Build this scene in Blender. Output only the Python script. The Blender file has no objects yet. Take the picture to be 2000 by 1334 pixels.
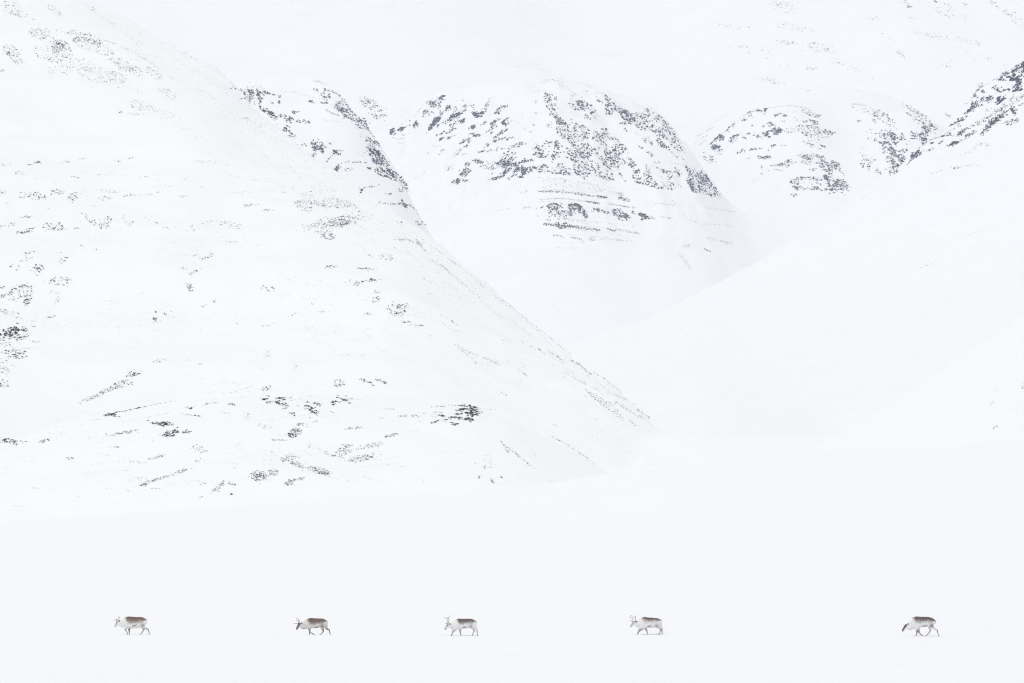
import bpy, bmesh, math, random
import numpy as np
from mathutils import Vector, Matrix
from mathutils.bvhtree import BVHTree

# ------------------------------------------------------------------ camera, sky, sun, exposure
scn = bpy.context.scene
C = scn.collection
F = 11111.0            # focal length in pixels of the 2000 px wide frame (200 mm lens)
CAMZ = 7.2
PITCH = math.atan(263.0 / F)

cam_d = bpy.data.cameras.new('camera')
cam_d.lens = 200.0
cam_d.sensor_width = 36.0
cam_d.clip_start = 1.0
cam_d.clip_end = 40000.0
cam = bpy.data.objects.new('camera', cam_d)
cam.location = (0, 0, CAMZ)
cam.rotation_euler = (math.pi / 2 + PITCH, 0, 0)
C.objects.link(cam)
scn.camera = cam

SUN_EL, SUN_AZ = math.radians(78), math.radians(-140)   # azimuth from +Y, negative = left; behind the camera on the left
world = bpy.data.worlds.new('World')
scn.world = world
world.use_nodes = True
nt = world.node_tree
nt.nodes.clear()
sky = nt.nodes.new('ShaderNodeTexSky')
sky.sky_type = 'NISHITA'
sky.sun_disc = False
sky.sun_elevation = SUN_EL
sky.sun_rotation = SUN_AZ
sky.air_density = 1.0
sky.dust_density = 1.0
hsv = nt.nodes.new('ShaderNodeHueSaturation')
hsv.inputs['Saturation'].default_value = 0.09         # an overcast, almost colourless sky
bg = nt.nodes.new('ShaderNodeBackground')
bg.inputs['Strength'].default_value = 0.15
wo = nt.nodes.new('ShaderNodeOutputWorld')
nt.links.new(sky.outputs[0], hsv.inputs['Color'])
nt.links.new(hsv.outputs[0], bg.inputs['Color'])
nt.links.new(bg.outputs[0], wo.inputs['Surface'])

sun_d = bpy.data.lights.new('sun', 'SUN')
sun_d.energy = 0.5
sun_d.angle = math.radians(45)
sun_d.color = (1.0, 0.95, 0.87)
sun = bpy.data.objects.new('sun', sun_d)
sv = Vector((math.sin(SUN_AZ) * math.cos(SUN_EL), math.cos(SUN_AZ) * math.cos(SUN_EL), math.sin(SUN_EL)))
sun.rotation_euler = sv.to_track_quat('Z', 'Y').to_euler()
C.objects.link(sun)

scn.view_settings.view_transform = 'Standard'
scn.view_settings.look = 'None'
scn.view_settings.gamma = 1.0
scn.view_settings.use_curve_mapping = False
scn.view_settings.exposure = 0.45
scn.render.engine = 'CYCLES'
scn.cycles.use_denoising = True
scn.cycles.denoising_prefilter = 'NONE'
scn.cycles.use_adaptive_sampling = False
scn.cycles.filter_width = 1.15
scn.cycles.max_bounces = 8
scn.cycles.diffuse_bounces = 5
scn.cycles.volume_bounces = 2

rng = np.random.default_rng(7)
random.seed(7)

# ------------------------------------------------------------------ helpers
def at(px, py, Y):
    """world point at depth Y seen at photo pixel (px, py)"""
    a, b = (px - 1000.0) / F, (667.0 - py) / F
    cp, sp = math.cos(PITCH), math.sin(PITCH)
    dy, dz = cp - b * sp, sp + b * cp
    s = Y / dy
    return (a * s, Y, CAMZ + dz * s)

def ray(px, py):
    a, b = (px - 1000.0) / F, (667.0 - py) / F
    cp, sp = math.cos(PITCH), math.sin(PITCH)
    return Vector((a, cp - b * sp, sp + b * cp)).normalized()

def _hash(ix, iy, seed):
    h = (ix.astype(np.int64) * 374761393 + iy.astype(np.int64) * 668265263 + seed * 1442695041) & 0xFFFFFFFF
    h = ((h ^ (h >> 13)) * 1274126177) & 0xFFFFFFFF
    h = h ^ (h >> 16)
    return (h & 0xFFFF) / 65535.0

def vnoise(x, y, seed=0):
    ix, iy = np.floor(x), np.floor(y)
    fx, fy = x - ix, y - iy
    fx = fx * fx * fx * (fx * (fx * 6 - 15) + 10)
    fy = fy * fy * fy * (fy * (fy * 6 - 15) + 10)
    a, b = _hash(ix, iy, seed), _hash(ix + 1, iy, seed)
    c, d = _hash(ix, iy + 1, seed), _hash(ix + 1, iy + 1, seed)
    return (a + (b - a) * fx) * (1 - fy) + (c + (d - c) * fx) * fy - 0.5

def fbm(x, y, seed=0, octs=4, gain=0.5):
    s, a = 0.0, 1.0
    for k in range(octs):
        s = s + a * vnoise(x * 2 ** k + 17.3 * k, y * 2 ** k - 9.1 * k, seed + k)
        a *= gain
    return s

def smooth1(v, n):
    if n < 1:
        return v
    k = np.hanning(2 * n + 3)[1:-1]
    k /= k.sum()
    return np.convolve(np.pad(v, n, mode='edge'), k, mode='valid')

def sstep(a, b, x):
    t = np.clip((x - a) / (b - a), 0, 1)
    return t * t * (3 - 2 * t)

def smax(a, b, k):
    h = np.clip(0.5 + 0.5 * (a - b) / k, 0, 1)
    return b + (a - b) * h + k * h * (1 - h)

def grid_mesh(name, X, Y, Z):
    r, c = X.shape
    co = np.stack([X, Y, Z], -1).reshape(-1, 3).astype(np.float32)
    i = np.arange(r * c).reshape(r, c)
    q = np.stack([i[:-1, :-1], i[:-1, 1:], i[1:, 1:], i[1:, :-1]], -1).reshape(-1, 4).astype(np.int32)
    me = bpy.data.meshes.new(name)
    me.vertices.add(len(co)); me.vertices.foreach_set('co', co.ravel())
    me.loops.add(q.size); me.loops.foreach_set('vertex_index', q.ravel())
    me.polygons.add(len(q))
    me.polygons.foreach_set('loop_start', np.arange(0, q.size, 4, dtype=np.int32))
    me.polygons.foreach_set('loop_total', np.full(len(q), 4, np.int32))
    me.polygons.foreach_set('use_smooth', np.ones(len(q), bool))
    me.update(); me.validate()
    return me, co, q

def link(name, me, mat=None, parent=None, **props):
    o = bpy.data.objects.new(name, me)
    C.objects.link(o)
    if mat is not None and me is not None and not me.materials:
        me.materials.append(mat)
    if parent is not None:
        o.parent = parent
    for k, v in props.items():
        o[k] = v
    return o

# ------------------------------------------------------------------ materials
def new_mat(name):
    m = bpy.data.materials.new(name)
    m.use_nodes = True
    t = m.node_tree
    b = t.nodes['Principled BSDF']
    return m, t, b

def snow_mat(name, scale, stretch, bump, dist, tint=(0.868, 0.872, 0.881)):
    m, t, b = new_mat(name)
    tc = t.nodes.new('ShaderNodeTexCoord')
    mp = t.nodes.new('ShaderNodeMapping')
    mp.inputs['Scale'].default_value = stretch
    n1 = t.nodes.new('ShaderNodeTexNoise')
    n1.inputs['Scale'].default_value = scale
    n1.inputs['Detail'].default_value = 8
    n1.inputs['Roughness'].default_value = 0.62
    n1.inputs['Distortion'].default_value = 0.6
    t.links.new(tc.outputs['Object'], mp.inputs['Vector'])
    t.links.new(mp.outputs[0], n1.inputs['Vector'])
    cr = t.nodes.new('ShaderNodeValToRGB')
    cr.color_ramp.elements[0].position = 0.25
    cr.color_ramp.elements[1].position = 0.75
    cr.color_ramp.elements[0].color = (tint[0] * 0.975, tint[1] * 0.98, tint[2] * 0.985, 1)
    cr.color_ramp.elements[1].color = (*tint, 1)
    t.links.new(n1.outputs[0], cr.inputs[0])
    t.links.new(cr.outputs[0], b.inputs['Base Color'])
    bp = t.nodes.new('ShaderNodeBump')
    bp.inputs['Strength'].default_value = bump
    bp.inputs['Distance'].default_value = dist
    t.links.new(n1.outputs[0], bp.inputs['Height'])
    t.links.new(bp.outputs[0], b.inputs['Normal'])
    b.inputs['Roughness'].default_value = 0.75
    b.inputs['Specular IOR Level'].default_value = 0.15
    return m

SNOW_PLAIN = snow_mat('wind_packed_snow', 0.22, (0.16, 1.0, 1.0), 0.6, 0.3)
SNOW_NEAR = snow_mat('hillside_snow', 0.05, (0.45, 1.0, 1.0), 0.5, 2.0)
SNOW_FAR = snow_mat('mountain_snow', 0.012, (0.6, 1.0, 1.0), 0.5, 9.0)

def rock_mat(name, c0, c1, scale, snow_at=1.0):
    m, t, b = new_mat(name)
    geo = t.nodes.new('ShaderNodeNewGeometry')
    n = t.nodes.new('ShaderNodeTexNoise')
    n.inputs['Scale'].default_value = scale
    n.inputs['Detail'].default_value = 5
    t.links.new(geo.outputs['Position'], n.inputs['Vector'])
    cr = t.nodes.new('ShaderNodeValToRGB')
    cr.color_ramp.elements[0].position = 0.3
    cr.color_ramp.elements[1].position = 0.72
    cr.color_ramp.elements[0].color = (*c0, 1)
    cr.color_ramp.elements[1].color = (*c1, 1)
    t.links.new(n.outputs[0], cr.inputs[0])
    sep = t.nodes.new('ShaderNodeSeparateXYZ')
    t.links.new(geo.outputs['Normal'], sep.inputs[0])
    add = t.nodes.new('ShaderNodeMath'); add.operation = 'MULTIPLY_ADD'
    t.links.new(n.outputs[0], add.inputs[0]); add.inputs[1].default_value = 0.3
    t.links.new(sep.outputs['Z'], add.inputs[2])
    mr = t.nodes.new('ShaderNodeMapRange')
    mr.inputs['From Min'].default_value = snow_at + 0.12
    mr.inputs['From Max'].default_value = snow_at + 0.2
    t.links.new(add.outputs[0], mr.inputs['Value'])
    mx = t.nodes.new('ShaderNodeMix'); mx.data_type = 'RGBA'
    t.links.new(mr.outputs[0], mx.inputs['Factor'])
    t.links.new(cr.outputs[0], mx.inputs['A'])
    mx.inputs['B'].default_value = (0.84, 0.85, 0.87, 1)        # snow lying on flat tops
    t.links.new(mx.outputs['Result'], b.inputs['Base Color'])
    b.inputs['Roughness'].default_value = 0.9
    b.inputs['Specular IOR Level'].default_value = 0.2
    return m

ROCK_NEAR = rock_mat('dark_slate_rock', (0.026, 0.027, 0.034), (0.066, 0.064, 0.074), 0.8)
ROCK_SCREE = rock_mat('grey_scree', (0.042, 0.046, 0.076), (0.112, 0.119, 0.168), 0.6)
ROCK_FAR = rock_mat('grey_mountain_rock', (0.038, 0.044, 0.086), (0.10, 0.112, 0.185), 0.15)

# ------------------------------------------------------------------ the ground
def plain_z(X, Y):
    px = 1000 + X / np.maximum(Y, 200.0) * F
    # height of the snowfield's far brow, read at 700 m
    row = np.interp(px, [-600, 0, 400, 800, 1000, 1180, 1300, 1500, 2000, 2600],
                    [1058, 1021, 993, 968, 955, 926, 905, 885, 868, 850])
    zc = CAMZ + (930 - row) / F * 700.0
    t = np.clip((Y - 290.0) / 410.0, 0, 1)
    z = zc * (t ** 1.35)
    back = sstep(700, 1050, Y)
    far = -9.0 + 19.0 * sstep(1130, 1400, px)      # on the right the snow runs on up into the hillside
    z = z * (1 - back) + far * back
    z = z + (15.7 - far) * sstep(1010, 1260, Y) * sstep(1120, 1330, px) * sstep(3600, 2000, Y)
    z = z + 0.22 * fbm(X / 26.0, Y / 60.0, 3, 4) * sstep(900, 600, Y) * (1 - sstep(560, 700, Y) * 0.7)
    pat = np.clip(fbm(X / 30.0, Y / 18.0, 8, 3) * 2.2 + 0.35, 0, 1)        # low wind-blown ridges of snow
    z = z + 0.14 * pat * (1 - np.abs(2 * fbm(X / 9.0, Y / 1.9, 9, 2))) * sstep(190, 215, Y) * sstep(420, 300, Y)
    return z

xs = np.concatenate([-np.geomspace(7500, 75, 46), np.linspace(-72, 72, 200), np.geomspace(75, 7500, 46)])
ys = np.concatenate([np.linspace(-2500, 60, 24), np.linspace(70, 200, 30), np.linspace(201, 332, 250), np.linspace(334, 900, 150), np.geomspace(910, 14000, 70)])
GX, GY = np.meshgrid(xs, ys)
GZ = plain_z(GX, GY)
me, co, q = grid_mesh('snow_plain', GX, GY, GZ)
plain = link('snow_plain', me, SNOW_PLAIN, kind='structure')
BVH = {}
def add_bvh(o, co, q):
    BVH[o.name] = (o, BVHTree.FromPolygons(co.tolist(), q.tolist()))
add_bvh(plain, co, q)

# ------------------------------------------------------------------ hills and mountains
def hill(name, crest, foot, zfoot, power, cols, rows, mat, back=0.5, backlen=0.6, extra=None, noise=(0, 50, 1), sm=6, ease=1.12, backrows=30):
    """crest: (px, py, depth) of the skyline as read from the photograph; foot: (px, depth)."""
    P = np.array([at(*c) for c in crest])
    P = P[np.argsort(P[:, 0])]
    X = np.linspace(P[0, 0], P[-1, 0], cols)
    Yc = smooth1(np.interp(X, P[:, 0], P[:, 1]), sm)
    Zc = smooth1(np.interp(X, P[:, 0], P[:, 2]), sm)
    fx = np.array([(f[0] - 1000) / F * np.interp(f[0], [c[0] for c in sorted(crest)], [c[2] for c in sorted(crest)]) for f in foot])
    Yf = smooth1(np.interp(X, fx, [f[1] for f in foot]), sm)
    v = np.concatenate([np.linspace(0, 1, rows), 1 + np.linspace(0, backlen, backrows)[1:]])
    V, XX = np.meshgrid(v, X, indexing='ij')
    YC, ZC, YF = Yc[None, :], Zc[None, :], Yf[None, :]
    YY = YF + (YC - YF) * V
    vf = np.clip(V, 0, 1)
    if isinstance(zfoot, list):
        zfoot = smooth1(np.interp(X, [(p - 1000) / F * np.interp(p, [c[0] for c in sorted(crest)], [c[2] for c in sorted(crest)]) for p, z in zfoot], [z for p, z in zfoot]), sm)[None, :]
    S = 1 - (1 - vf ** power) ** ease
    ZZ = zfoot + (ZC - zfoot) * S
    vb = np.clip(V - 1, 0, None)
    ZZ = ZZ - (ZC - zfoot) * (1 - np.exp(-(vb / max(backlen, 1e-3)) ** 1.5 * 2)) * back
    env = np.clip(vf * (1.02 - vf * 0.75), 0, 1)
    if noise[0]:
        ZZ = ZZ + noise[0] * fbm(XX / noise[1], YY / (noise[1] * noise[2]), 11, 5) * (0.25 + env)
    if extra:
        ZZ = extra(XX, YY, ZZ, V)
    me, co, q = grid_mesh(name, XX, YY, ZZ)
    o = link(name, me, mat, kind='structure')
    add_bvh(o, co, q)
    return o

def rib(XX, YY, pts, width, amp):
    """height of a rounded rib (or gully, amp < 0) along a world polyline"""
    d = np.full(XX.shape, 1e9)
    for (x0, y0), (x1, y1) in zip(pts[:-1], pts[1:]):
        ex, ey = x1 - x0, y1 - y0
        t = np.clip(((XX - x0) * ex + (YY - y0) * ey) / (ex * ex + ey * ey), 0, 1)
        d = np.minimum(d, np.hypot(XX - x0 - t * ex, YY - y0 - t * ey))
    return amp * np.exp(-(d / width) ** 2)

def xy(px, Y):
    return ((px - 1000) / F * Y, Y)

# left hill: a long spur coming down to the right, a low bench along its foot
def left_extra(XX, YY, ZZ, V):
    px = 1000 + XX / YY * F
    row = np.interp(px, [-700, 0, 200, 345, 510, 680, 850, 930, 1000, 1080, 1160, 1240, 1320], [900, 862, 810, 785, 773, 777, 790, 800, 822, 862, 905, 955, 1010])
    zb = CAMZ + (930 - row) / F * 1130.0 + 8
    up = sstep(985, 1150, YY + 6 * fbm(XX / 40, YY / 40, 21, 3))
    prof = np.where(YY < 1132, np.sin(np.clip((YY - 985) / 147.0, 0, 1) * math.pi / 2) ** 1.25, np.exp(-((YY - 1132) / 110.0) ** 2))
    bench = -8 + zb * prof + 1.6 * fbm(XX / 30, YY / 22, 31, 4) * prof
    Z = smax(ZZ, bench, 1.2)
    Z = Z + rib(XX, YY, [xy(100, 1740), xy(250, 1660), xy(420, 1560), xy(560, 1490), xy(700, 1420), xy(850, 1360)], 26, 4.5)
    Z = Z + rib(XX, YY, [xy(-60, 1700), xy(60, 1690), xy(190, 1690)], 40, 4.0)
    Z = Z + rib(XX, YY, [xy(-100, 1420), xy(200, 1415), xy(500, 1400), xy(700, 1370)], 26, 2.5)
    Z = Z + rib(XX, YY, [xy(60, 1380), xy(150, 1290), xy(260, 1210)], 45, -4.0)
    Z = Z + rib(XX, YY, [xy(740, 1360), xy(800, 1280), xy(860, 1215)], 16, 2.2)
    Z = Z + rib(XX, YY, [xy(900, 1370), xy(1000, 1290), xy(1120, 1180)], 22, -1.6)
    fan = -10 + 26 * sstep(1120, 1330, px) * sstep(1010, 1260, YY) * sstep(1680, 1360, px)      # drifted snow lapping on the toe of the spur
    Z = smax(Z, fan, 9.0)
    return Z + 0.55 * fbm(XX / 9, YY / 14, 71, 4) + 0.8 * fbm(XX / 28, YY / 16, 72, 3) * sstep(1050, 1200, YY)

left_hill = hill('hill_left',
    [(-900, -560, 1980), (-300, -290, 1900), (0, -105, 1850), (180, 5, 1800), (330, 93, 1750), (430, 157, 1700), (500, 222, 1670), (600, 296, 1620), (700, 367, 1570), (800, 438, 1520), (850, 478, 1500),
     (950, 560, 1460), (1050, 648, 1415), (1150, 720, 1375), (1230, 785, 1345), (1268, 824, 1325), (1295, 860, 1315), (1320, 900, 1308), (1370, 945, 1300), (1470, 980, 1295), (1560, 990, 1290), (1700, 1000, 1285)],
    [(-900, 975), (0, 985), (600, 985), (1000, 990), (1200, 1030), (1330, 1090), (1700, 1150)], -9.0, 1.45, 440, 210, SNOW_NEAR, back=0.75, backlen=0.9, extra=left_extra, noise=(5.0, 62, 0.7), sm=5)

# near spur on the right, hardly set off from the slope behind it
right_spur = hill('hill_near_right',
    [(1380, 945, 1100), (1480, 915, 1110), (1560, 888, 1120), (1640, 853, 1140), (1740, 795, 1160), (1840, 728, 1190), (1920, 672, 1220), (2000, 615, 1250), (2300, 400, 1330), (2900, 60, 1450)],
    [(1380, 700), (2000, 680), (2900, 680)], 6.0, 1.7, 220, 120, SNOW_NEAR, back=0.5, backlen=0.7, noise=(2.2, 45, 0.8), sm=8)

# right hill: the smooth white slope that closes the valley on the right
def right_extra(XX, YY, ZZ, V):
    Z = ZZ + rib(XX, YY, [xy(1800, 2740), xy(1900, 2660), xy(2050, 2600)], 40, 7)
    Z = Z + rib(XX, YY, [xy(2050, 2350), xy(1900, 2300), xy(1750, 2280)], 60, 4)
    return Z + 1.6 * fbm(XX / 40, YY / 60, 73, 4)
right_hill = hill('hill_right',
    [(700, 900, 2300), (900, 790, 2350), (1050, 700, 2400), (1130, 665, 2440), (1200, 644, 2480), (1250, 628, 2510), (1300, 607, 2540), (1400, 555, 2590), (1500, 497, 2640), (1600, 440, 2690), (1700, 383, 2740), (1780, 318, 2790),
     (1850, 250, 2830), (1880, 222, 2850), (1905, 200, 2860), (1950, 162, 2880), (2000, 120, 2910), (2150, 20, 2980), (2400, -120, 3100), (3000, -350, 3300)],
    [(700, 1250), (1300, 1120), (2000, 1080), (3000, 1080)], [(700, -14), (1280, -14), (1380, 12), (3000, 14)], 1.6, 360, 180, SNOW_FAR, back=0.5, backlen=0.5, extra=right_extra, noise=(3.0, 160, 0.9), sm=4)

# buttress behind the left hill
def lb_extra(XX, YY, ZZ, V):
    Z = ZZ + rib(XX, YY, [xy(655, 3380), xy(740, 3250), xy(790, 3120), xy(830, 2950)], 22, 8)
    Z = Z + rib(XX, YY, [xy(500, 3420), xy(560, 3300), xy(640, 3150)], 25, 5)
    Z = Z + rib(XX, YY, [xy(600, 3400), xy(680, 3250), xy(730, 3080)], 26, -6)
    return Z
left_buttress = hill('mountain_buttress_left',
    [(-400, -60, 3600), (100, 40, 3560), (300, 100, 3530), (440, 138, 3500), (540, 146, 3480), (610, 152, 3460), (650, 168, 3440), (690, 212, 3420), (740, 284, 3390), (780, 342, 3360), (812, 410, 3330), (835, 450, 3310), (880, 520, 3290), (960, 640, 3270), (1060, 760, 3250)],
    [(-400, 2700), (500, 2700), (1060, 2750)], -9.0, 1.1, 260, 130, SNOW_FAR, back=0.35, backlen=0.6, extra=lb_extra, noise=(5, 90, 0.9), sm=3)

# central mountain with a snow rib down its middle
def cm_extra(XX, YY, ZZ, V):
    ZK = ZZ; ZZ = 0 * ZZ
    Z = ZZ + rib(XX, YY, [xy(1050, 4850), xy(1052, 4600), xy(1054, 4250)], 42, 11)
    Z = Z + rib(XX, YY, [xy(800, 5000), xy(830, 4750), xy(900, 4450)], 50, -16)
    Z = Z + rib(XX, YY, [xy(930, 4900), xy(960, 4650), xy(990, 4400)], 36, -9)
    Z = Z + rib(XX, YY, [xy(1180, 4800), xy(1280, 4600), xy(1400, 4350)], 60, 14)
    g = (7.0 * (1 - np.abs(2 * vnoise(XX / 26, YY / 120, 55))) + 4.0 * (1 - np.abs(2 * vnoise(XX / 11, YY / 50, 56)))) * sstep(0.35, 0.7, V) * sstep(1.05, 0.9, V) * sstep(1440, 1370, 1000 + XX / YY * F)
    return ZK + Z * sstep(1.0, 0.72, V) + g
central = hill('mountain_central',
    [(300, 330, 5400), (560, 300, 5350), (690, 290, 5300), (725, 283, 5280), (760, 262, 5250), (800, 228, 5220), (840, 197, 5180), (868, 182, 5150), (950, 171, 5050), (1010, 164, 4980), (1060, 161, 4950), (1110, 165, 4940), (1160, 180, 4940), (1205, 198, 4960), (1250, 206, 4970), (1275, 222, 4960), (1310, 254, 4940), (1345, 302, 4910),
     (1362, 330, 4890), (1388, 360, 4870), (1412, 386, 4850), (1440, 408, 4840), (1500, 424, 4830), (1600, 440, 4820), (1750, 455, 4800), (2100, 520, 4780)],
    [(300, 3700), (1050, 3600), (2100, 3700)], -9.0, 1.05, 340, 170, SNOW_FAR, back=0.06, backlen=0.5, extra=cm_extra, noise=(11, 90, 0.9), sm=3, ease=1.3)

# domed buttress on the right, a snow gully between its two rock faces
def rb_extra(XX, YY, ZZ, V):
    Z = ZZ + rib(XX, YY, [xy(1650, 5500), xy(1665, 5250), xy(1690, 4950)], 34, -13)
    Z = Z + rib(XX, YY, [xy(1540, 5500), xy(1560, 5300), xy(1600, 5000)], 60, 16)
    Z = Z + rib(XX, YY, [xy(1790, 5500), xy(1760, 5250), xy(1750, 5000)], 45, 14)
    return Z
right_buttress = hill('mountain_buttress_right',
    [(1100, 600, 5600), (1230, 470, 5620), (1300, 370, 5640), (1350, 285, 5650), (1380, 252, 5660), (1430, 216, 5680), (1470, 194, 5700), (1530, 178, 5720), (1600, 172, 5740), (1660, 175, 5750), (1720, 186, 5750), (1780, 207, 5730), (1830, 236, 5700), (1870, 268, 5680), (1920, 320, 5650), (2050, 420, 5600), (2300, 520, 5500)],
    [(1100, 4500), (1600, 4350), (2300, 4500)], -9.0, 1.05, 280, 150, SNOW_FAR, back=0.08, backlen=0.5, extra=rb_extra, noise=(10, 80, 0.9), sm=3, ease=1.3)

# the great white mountain that fills the top of the frame
def bm_extra(XX, YY, ZZ, V):
    Z = ZZ + rib(XX, YY, [xy(1750, 9200), xy(1500, 8300), xy(1350, 7700)], 170, 40)
    Z = Z + rib(XX, YY, [xy(2050, 9000), xy(1850, 8200), xy(1700, 7600)], 150, 34)
    Z = Z + rib(XX, YY, [xy(300, 8900), xy(700, 8000), xy(900, 7500)], 260, 45)
    Z = Z + rib(XX, YY, [xy(1100, 9000), xy(1150, 8200), xy(1150, 7400)], 160, -36)
    return Z + 9 * fbm(XX / 110, YY / 90, 61, 4) + 5 * (1 - np.abs(2 * vnoise(XX / 90, YY / 260, 62)))
back_mtn = hill('mountain_far',
    [(-1500, -260, 9800), (-300, -330, 9700), (300, -360, 9600), (900, -300, 9700), (1300, -330, 9700), (1800, -420, 9500), (2400, -380, 9500), (3500, -250, 9700)],
    [(-1500, 5900), (1000, 6000), (3500, 6000)], 120.0, 1.1, 260, 150, SNOW_FAR, back=0.6, backlen=0.7, extra=bm_extra, noise=(46, 420, 1.0), sm=10)

# ------------------------------------------------------------------ rocks
def rock_mesh(seed, n=11, flat=1.0):
    r = np.random.default_rng(seed)
    bm = bmesh.new()
    for k in range(n):
        d = r.normal(size=3); d /= np.linalg.norm(d)
        d *= r.uniform(0.72, 1.0)
        bm.verts.new((float(d[0]), float(d[1]), float(d[2] * flat)))
    res = bmesh.ops.convex_hull(bm, input=bm.verts)
    junk = [g for g in res['geom_interior'] if isinstance(g, bmesh.types.BMVert)]
    if junk:
        bmesh.ops.delete(bm, geom=junk, context='VERTS')
    loose = [v for v in bm.verts if not v.link_faces]
    if loose:
        bmesh.ops.delete(bm, geom=loose, context='VERTS')
    bmesh.ops.triangulate(bm, faces=bm.faces)
    bmesh.ops.recalc_face_normals(bm, faces=bm.faces)
    bm.verts.index_update()
    me = bpy.data.meshes.new('rock')
    bm.to_mesh(me); bm.free()
    return me

NEAR_T = [rock_mesh(100 + k, 13) for k in range(14)]
FAR_T = [rock_mesh(200 + k, 11) for k in range(14)]
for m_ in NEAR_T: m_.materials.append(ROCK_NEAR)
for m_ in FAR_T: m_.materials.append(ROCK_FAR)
def arrays(me):
    v = np.empty(len(me.vertices) * 3, np.float32); me.vertices.foreach_get('co', v)
    t = np.empty(len(me.polygons) * 3, np.int32); me.loops.foreach_get('vertex_index', t)
    return v.reshape(-1, 3), t.reshape(-1, 3)
TEMPL = [arrays(m_) for m_ in FAR_T]

TILE = {'A': (0, 0, .35), 'B': (650, 100, .35), 'C': (1300, 0, .35), 'D': (0, 400, .35), 'E': (600, 467, .35), 'F': (0, 700, .35), 'G': (1300, 467, .35),
        'K1': (740, 150, .175), 'K2': (1040, 140, .2), 'K3': (1340, 160, .175), 'K4': (1650, 110, .175), 'K5': (430, 150, .2248), 'K6': (1020, 330, .21), 'K7': (480, 740, .25)}
RK = []      # (px, py, width, height, roll in degrees)

SIZE = 1.18
def put(px, py, s, asp, ang):
    RK.append((px, py, s * SIZE, s * SIZE / asp, ang))

def ellipses(tile, data, asp=1.6, ang=None, sdef=(1.4, 3.0), jit=18, fat=1.0, num=1.0):
    ox, oy, sc = TILE[tile]
    for e in data:
        x, y, rx, ry, a, n = e[:6]
        s0, s1 = e[6:8] if len(e) > 7 else sdef
        ca, sa = math.cos(math.radians(a)), math.sin(math.radians(a))
        n = int(round(n * num * 2.15))
        px_ = None
        for k in range(n):
            out = rng.random() < .22
            r = math.sqrt(rng.random()) * (1.0 if not out else rng.uniform(1.0, 1.8)); t = rng.random() * 2 * math.pi
            u, w = rx * r * math.cos(t), ry * r * math.sin(t)
            s = (s0 * .75 + (1.4 * s1 - .75 * s0) * rng.random() ** 3.0) * fat * (0.7 if out else 1.0)
            gx, gy = ox + sc * (x + u * ca - w * sa), oy + sc * (y + u * sa + w * ca)
            if px_ is not None and rng.random() < .38:       # lean against the last one
                th = math.radians((a if ang is None else ang) + rng.normal() * 40)
                gx, gy = px_[0] + math.cos(th) * s * .8, px_[1] + math.sin(th) * s * .8
            px_ = (gx, gy)
            put(gx, gy, s, asp * rng.uniform(.75, 1.3), (a if ang is None else ang) + rng.normal() * jit)

def lines(tile, data, asp=2.2, sdef=(1.0, 2.2), jit=8, fat=1.0, num=1.0):
    ox, oy, sc = TILE[tile]
    for pts, w, n, *ss in data:
        s0, s1 = ss if ss else sdef
        P = np.array(pts, float); d = np.hypot(*np.diff(P, axis=0).T); cum = np.r_[0, np.cumsum(d)]
        for k in range(int(n * num)):
            u = rng.random() * cum[-1]; i = min(np.searchsorted(cum, u, 'right') - 1, len(d) - 1)
            f = (u - cum[i]) / d[i]; e = (P[i + 1] - P[i]) / d[i]
            q = P[i] + (P[i + 1] - P[i]) * f + np.array([-e[1], e[0]]) * rng.normal() * w * .6
            s = (s0 + (s1 - s0) * rng.random() ** 1.6) * fat
            put(ox + sc * q[0], oy + sc * q[1], s, asp * rng.uniform(.75, 1.3), math.degrees(math.atan2(e[1], e[0])) + rng.normal() * jit)

def inside(P, x, y):
    c = False; j = len(P) - 1
    for i in range(len(P)):
        if (P[i][1] > y) != (P[j][1] > y) and x < (P[j][0] - P[i][0]) * (y - P[i][1]) / (P[j][1] - P[i][1]) + P[i][0]:
            c = not c
        j = i
    return c

def polys(tile, data, asp=1.5, jit=20):
    ox, oy, sc = TILE[tile]
    for pts, n, s0, s1, ang, thr, seed in data:
        P = np.array(pts, float); lo, hi = P.min(0), P.max(0)
        ca, sa = math.cos(math.radians(ang)), math.sin(math.radians(ang))
        n = int(n * 3.0); thr = thr - 0.06; k = tries = 0
        while k < n and tries < n * 60:
            tries += 1
            x, y = lo + (hi - lo) * rng.random(2)
            if not inside(pts, x, y):
                continue
            u, w = x * ca + y * sa, -x * sa + y * ca
            v = float(fbm(np.array([u / 150.0]), np.array([w / 55.0]), seed, 3)[0])
            if v < thr + rng.normal() * .06:
                continue
            k += 1
            s = s0 * .75 + (1.4 * s1 - .75 * s0) * rng.random() ** 3.2
            put(ox + sc * x, oy + sc * y, s, asp * rng.uniform(.75, 1.3), ang * .7 + rng.normal() * jit)

T = (0.6, 1.3)     # specks
M = (1.2, 2.6)
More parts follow.
